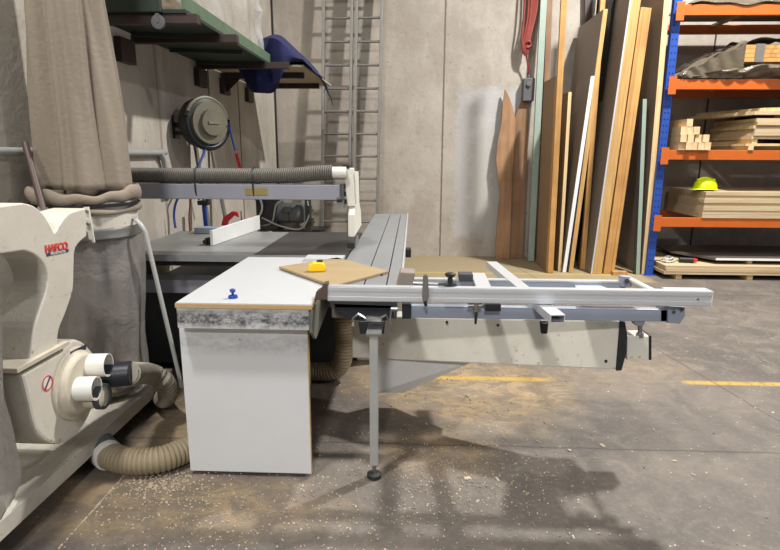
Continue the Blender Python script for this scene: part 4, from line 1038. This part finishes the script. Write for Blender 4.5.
def sheets(n, x0, x1, y0, y1, z, th, mat, labf, group, jit=.02, face=None):
    for i in range(n):
        dx, dy = random.uniform(-jit, jit), random.uniform(-jit * .5, jit)
        o_ = MB().box(x0 + dx, x1 + dx, y0 + dy, y1 + dy, z + i * th, z + (i + 1) * th - .0015).build('sheet_board', mat)
        tag(o_, labf(i, n), 'board', group)
    return z + n * th
ORD = ['bottom', 'second from bottom', 'third from bottom', 'fourth from bottom', 'fifth from bottom', 'sixth from bottom', 'seventh from bottom', 'eighth from bottom']
def lab_for(what):
    return lambda i, n: ('topmost ' if i == n - 1 else ORD[i] + ' ') + what
# floor level: stack on bearers
for i, px in enumerate((675, 745)):
    q = at(px, 276, 6.9)
    tag(MB().box(q.x - .035, q.x + .035, 6.8, 7.9, 0, .065).build('bearer', 'pinepale'), 'pine bearer under the floor stack, ' + ('left one near the blue post' if i == 0 else 'right one towards the picture edge'), 'timber', 'bearers under the floor stack')
zt_ = sheets(3, 3.12, 5.7, 6.78, 7.9, .065, .036, 'stackw', lab_for('sheet of the floor stack under the lowest orange beam'), 'floor stack sheets', .03)
q = at(735, 257, 7.0)
tag(MB().box(4.2, 4.26, 6.95, 7.85, zt_, zt_ + .05).build('bearer', 'pinepale'), 'pine bearer under the dark white edged sheet', 'timber')
tag(MB().box(5.3, 5.36, 6.95, 7.85, zt_, zt_ + .05).build('bearer', 'pinepale'), 'second bearer under the dark sheet, beyond the picture edge', 'timber')
ds = thing('laminated_sheet', (4.6, 7.4, zt_ + .05), 'dark laminated sheet with white front edge above the floor stack', 'board')
MB().prism([(3.78, 6.9, zt_ + .05), (5.75, 6.9, zt_ + .05), (5.75, 7.9, zt_ + .05), (3.45, 7.9, zt_ + .05), (3.45, 7.4, zt_ + .05)], (0, 0, .03)).build('panel', 'boarddark', ds)
MB().box(3.78, 5.75, 6.892, 6.9, zt_ + .052, zt_ + .078).build('edge', 'whiteedge', ds)
# cable and tool on the floor stack
ct = at(684, 259, 7.0); 
tl_ = thing('power_tool', (3.52, 7.0, zt_), 'black hand tool with red tip lying on the floor stack', 'tool')
MB().cyl((3.38, 7.0, zt_ + .035), (3.54, 6.97, zt_ + .035), .034).build('body', 'black', tl_, .006)
MB().cyl((3.54, 6.97, zt_ + .035), (3.59, 6.96, zt_ + .035), .032, .018).build('tip', 'red', tl_)
cpts = []
for k in range(40):
    a = k * .7; cpts.append((3.27 + .1 * cos(a) * (1 - k * .01), 7.05 + .1 * sin(a * 1.1), zt_ + .01 + .0012 * k))
tag(MB().tube(smooth_path(cpts, .02), .008, 6).build('white_cable', 'pvc'), 'tangled white cable beside the black tool', 'cable')
# level 1: grey sheets with helmet
z1 = sheets(7, 3.57, 5.72, 6.92, 7.9, lev[0] + .001, .046, 'stackw', lab_for('sheet of the stack carrying the yellow helmet'), 'sheets under the helmet', .012)
hc = at(706, 187, 7.1)
hx_, hy_ = hc.x, 7.12
hh = thing('safety_helmet', (hx_, hy_, z1), 'fluorescent yellow safety helmet on the sheet stack in the rack', 'helmet')
def dome(u, v):
    th = 2*pi*u; ph = v * pi/2; rr = 1 + .03 * (abs(cos(th)) ** 8)
    return Vector((hx_ + .135 * rr * cos(th) * cos(ph), hy_ + .115 * sin(th) * cos(ph), z1 + .03 + .135 * sin(ph) ** .9))
MB().grid(dome, 40, 14, True).build('shell', 'hivis', hh, solid=.004)
def brim(u, v):
    th = 2*pi*u; k = 1 + v * (.10 + .30 * max(0, -cos(th)) ** 2)
    return Vector((hx_ + .136 * cos(th) * k, hy_ + .116 * sin(th) * k, z1 + .03 - .012 * v))
MB().grid(brim, 40, 4, True).build('brim', 'hivis', hh, solid=.004)
MB().bar((hx_ - .11, hy_, z1 + .135), (hx_ + .11, hy_, z1 + .135), .02, .02).build('ridge', 'hivis', hh)
MB().lathe([(.10, 0), (.10, .03), (.09, .03), (.09, 0)], (hx_, hy_, z1), 24, caps=False).build('headband', 'black', hh)
# level 2: stud ends and leaning sheets
zz = lev[1] + .001; sw_ = .098; shh = .092
rows = [[0, 1, 2, 3], [0.15, 1.25, 2.4], [-.0, 1.05], [.55]]
rows = [(677.5, (0, 1, 2, 3, 4)), (677.5, (0, 1.2, 2.5, 3.6)), (677.5, (0, 1, 2)), (682.5, (0,))]
proto = None; cnt = 0
rn = ['bottom row', 'second row', 'third row', 'top row']
cn = ['leftmost', 'second from left', 'third from left', 'fourth from left', 'fifth from left']
zr = zz
for ri, (px0, cols) in enumerate(rows):
    x0 = at(px0, 145, 6.9).x + .02
    hgt = .09
    for ci, c in enumerate(cols):
        w = .071
        if proto is None:
            proto = MB().box(0, w, 0, 1.0, 0, .0885).build('stud', 'pinepale', origin=(w/2, .5, 0)); o_ = proto
        else: o_ = copy_tree(proto)
        o_.location = (x0 + c * .0735 + w/2, 6.88 + .5 + random.uniform(0, .035), zr)
        tag(o_, f'pine stud end on view, {rn[ri]} of the stud pile, {cn[ci]}' if len(cols) > 1 else 'single pine stud on top of the stud pile in the rack', 'timber', 'pine studs on the rack')
    zr += .09
# sheets on the right of level 2
for xb in (4.0, 4.55): tag(MB().box(xb, xb + .06, 6.92, 7.9, zz, zz + .05).build('bearer', 'pinepale'), 'bearer below the rack level boards, ' + ('nearer the stud pile' if xb < 4.2 else 'farther from the stud pile'), 'timber', 'bearers beside the stud pile')
z2 = sheets(1, 3.98, 5.7, 6.93, 7.9, zz + .05, .03, 'edgepale', lambda i, n: 'thin pale sheet on bearers right of the stud pile', 'sheets beside the stud pile')
for xb in (4.05, 4.75): tag(MB().box(xb, xb + .06, 6.95, 7.9, z2, z2 + .05).build('bearer', 'pinepale'), 'short bearer on the thin pale sheet, ' + ('left' if xb < 4.2 else 'right'), 'timber', 'bearers on the thin pale sheet')
z2 = sheets(6, 4.05, 5.72, 6.92, 7.9, z2 + .05, .04, 'stackw', lab_for('sheet of the pile right of the studs'), 'pile right of the studs', .035)
def tilted(x0, zl, x1, zh, y0, y1, th, mat, name, lab):
    o_ = MB().prism([(x0, y0, zl), (x1, y0, zh), (x1, y0, zh + th), (x0, y0, zl + th)], (0, y1 - y0, 0)).build(name, mat); return tag(o_, lab, 'board')
for xb in (4.3, 5.1): tag(MB().box(xb, xb + .06, 7.0, 7.85, z2, z2 + .04).build('bearer', 'boarddark'), 'dark bearer on the pile beside the studs, ' + ('left' if xb < 4.5 else 'right'), 'timber', 'bearers on the pile beside the studs')
tag(MB().prism([(4.02, 6.93, z2 + .04), (5.7, 6.97, z2 + .04), (5.7, 7.9, z2 + .04), (3.72, 7.86, z2 + .04)], (0, 0, .04)).build('sheet_board', 'stackw'), 'skewed lower sheet on top of the pile beside the studs', 'board')
tag(MB().prism([(4.15, 6.98, z2 + .081), (5.7, 7.0, z2 + .115), (5.7, 7.9, z2 + .115), (3.80, 7.88, z2 + .081)], (0, 0, .04)).build('sheet_board', 'edgepale'), 'skewed upper sheet just below the wrapped planks', 'board')
# level 3: wrapped planks
wp = thing('plank_bundle', (4.4, 7.3, lev[2]), 'yellow planks part wrapped in dusty plastic, banded with grey tape', 'bundle')
zw = lev[2] + .16
for i in range(4): MB().box(3.82, 5.7, 6.93, 7.5, zw + .03 + i * .047, zw + .03 + (i + 1) * .047 - .003).build('plank', 'pine', wp)
MB().box(3.93, 4.03, 6.92, 7.51, zw + .025, zw + .225).build('tape_band', 'alumatt', wp)
def skirt(u, v):
    x = 3.15 + 2.55 * u; z = lev[2] + .005 + .15 * v
    return Vector((x, 6.93 + .05 * sin(5*u + 3*v) + .02 * sin(33*u + 6*v) + .012 * sin(60*u - 9*v) - .04 * sin(pi*v), z + 0 - .15 * (1 - min(1, u * 3)) * v * .8))
sk_ = MB().grid(skirt, 110, 14); sk_.build('loose_film', 'darkfilm', wp, recalc=False)
def cover(u, v):
    # dark plastic over the left end: slopes up from the post to the planks
    x = 3.12 + .70 * u; zt = lev[2] + .03 + .37 * u ** .8
    y = 6.93 + 1.0 * v
    return Vector((x, y + .01 * sin(20*u), zt + .02 * sin(14*u + 7*v) + .015 * sin(30*v)))
cv = MB().grid(cover, 40, 30); cv.grid(lambda u, v: Vector((3.12 + .70 * u, 6.925 + .012 * sin(30*u + 5*v), lev[2] + .01 + (.02 + .37 * u ** .8 + .02 * sin(14*u) ) * v)), 40, 10)
cv.build('plastic_cover', 'darkfilm', wp, recalc=False)
def cover2(u, v):
    x = 3.9 + 1.8 * u; return Vector((x, 7.12 + .75 * v, lev[2] + .42 + .22 * u + .03 * sin(9*u + 5*v) + .02 * sin(21*u - 12*v) + .06 * v))
tag(MB().grid(cover2, 60, 24).build('plastic_sheeting', 'darkfilm', solid=.004, recalc=False), 'dark crumpled plastic sheeting thrown over the yellow planks', 'plastic sheet')
MB().box(3.9, 5.65, 7.1, 7.8, lev[2] + .02, zw + .25).build('board_core', 'boarddark', wp)
# level 4
wt = thing('wrapped_pack', (4.4, 7.4, lev[3]), 'pack in crumpled dark plastic on the highest beam in view', 'bundle')
def top_(u, v):
    x = 3.15 + 2.5 * u; y = 6.92 + .9 * v
    return Vector((x, y, lev[3] + .01 + .16 * min(1, v * 6) * min(1, u * 8) + .015 * sin(20*u + 9*v) + .01 * sin(44*u)))
MB().grid(top_, 90, 24).build('plastic_wrap', 'darkfilm', wt, solid=.004, recalc=False)
MB().box(3.35, 5.6, 7.08, 7.8, lev[3] + .0, lev[3] + .13).build('boards', 'foam', wt)

# ------------------------------------------------------------ litter on the floor
random.seed(3)
ch = MB()
def chip(x, y, s_):
    a = random.uniform(0, pi); w = s_ * random.uniform(.5, 1.4); l = s_ * random.uniform(.6, 2.2); h = random.uniform(.001, .004)
    d = Vector((cos(a), sin(a), 0)) * l; e_ = Vector((-sin(a), cos(a), 0)) * w; o_ = Vector((x, y, .001)); tz = Vector((0, 0, random.uniform(0, .004)))
    ch.add([o_ - d - e_, o_ + d - e_, o_ + d + e_ + tz, o_ - d + e_ + tz, o_ - d * .8 - e_ * .8 + Vector((0, 0, h)), o_ + d * .8 - e_ * .8 + Vector((0, 0, h)), o_ + d * .8 + e_ * .8 + tz + Vector((0, 0, h)), o_ - d * .8 + e_ * .8 + tz + Vector((0, 0, h))],
           [(0, 3, 2, 1), (4, 5, 6, 7), (0, 1, 5, 4), (1, 2, 6, 5), (2, 3, 7, 6), (3, 0, 4, 7)])
for cx, cy, sx, sy, n, sz in ((-1.1, 2.2, .4, .12, 500, .0026), (-.9, 1.95, .5, .15, 400, .0024), (.2, 2.35, .3, .2, 700, .0022), (.35, 3.2, .5, .4, 220, .003), (-1.15, 2.25, .08, .05, 250, .003), (1.6, 3.3, 1.2, .9, 40, .006), (-.3, 1.95, .6, .2, 300, .0022), (1.6, 2.1, .8, .35, 60, .003), (.3, 2.5, .8, .3, 8, .009)):
    for _ in range(n): chip(max(-1.35, random.gauss(cx, sx)), random.gauss(cy, sy), sz)
tag(ch.build('wood_chips', 'chips'), 'pale wood chips and shavings scattered over the concrete floor', 'wood chips', kind='stuff')
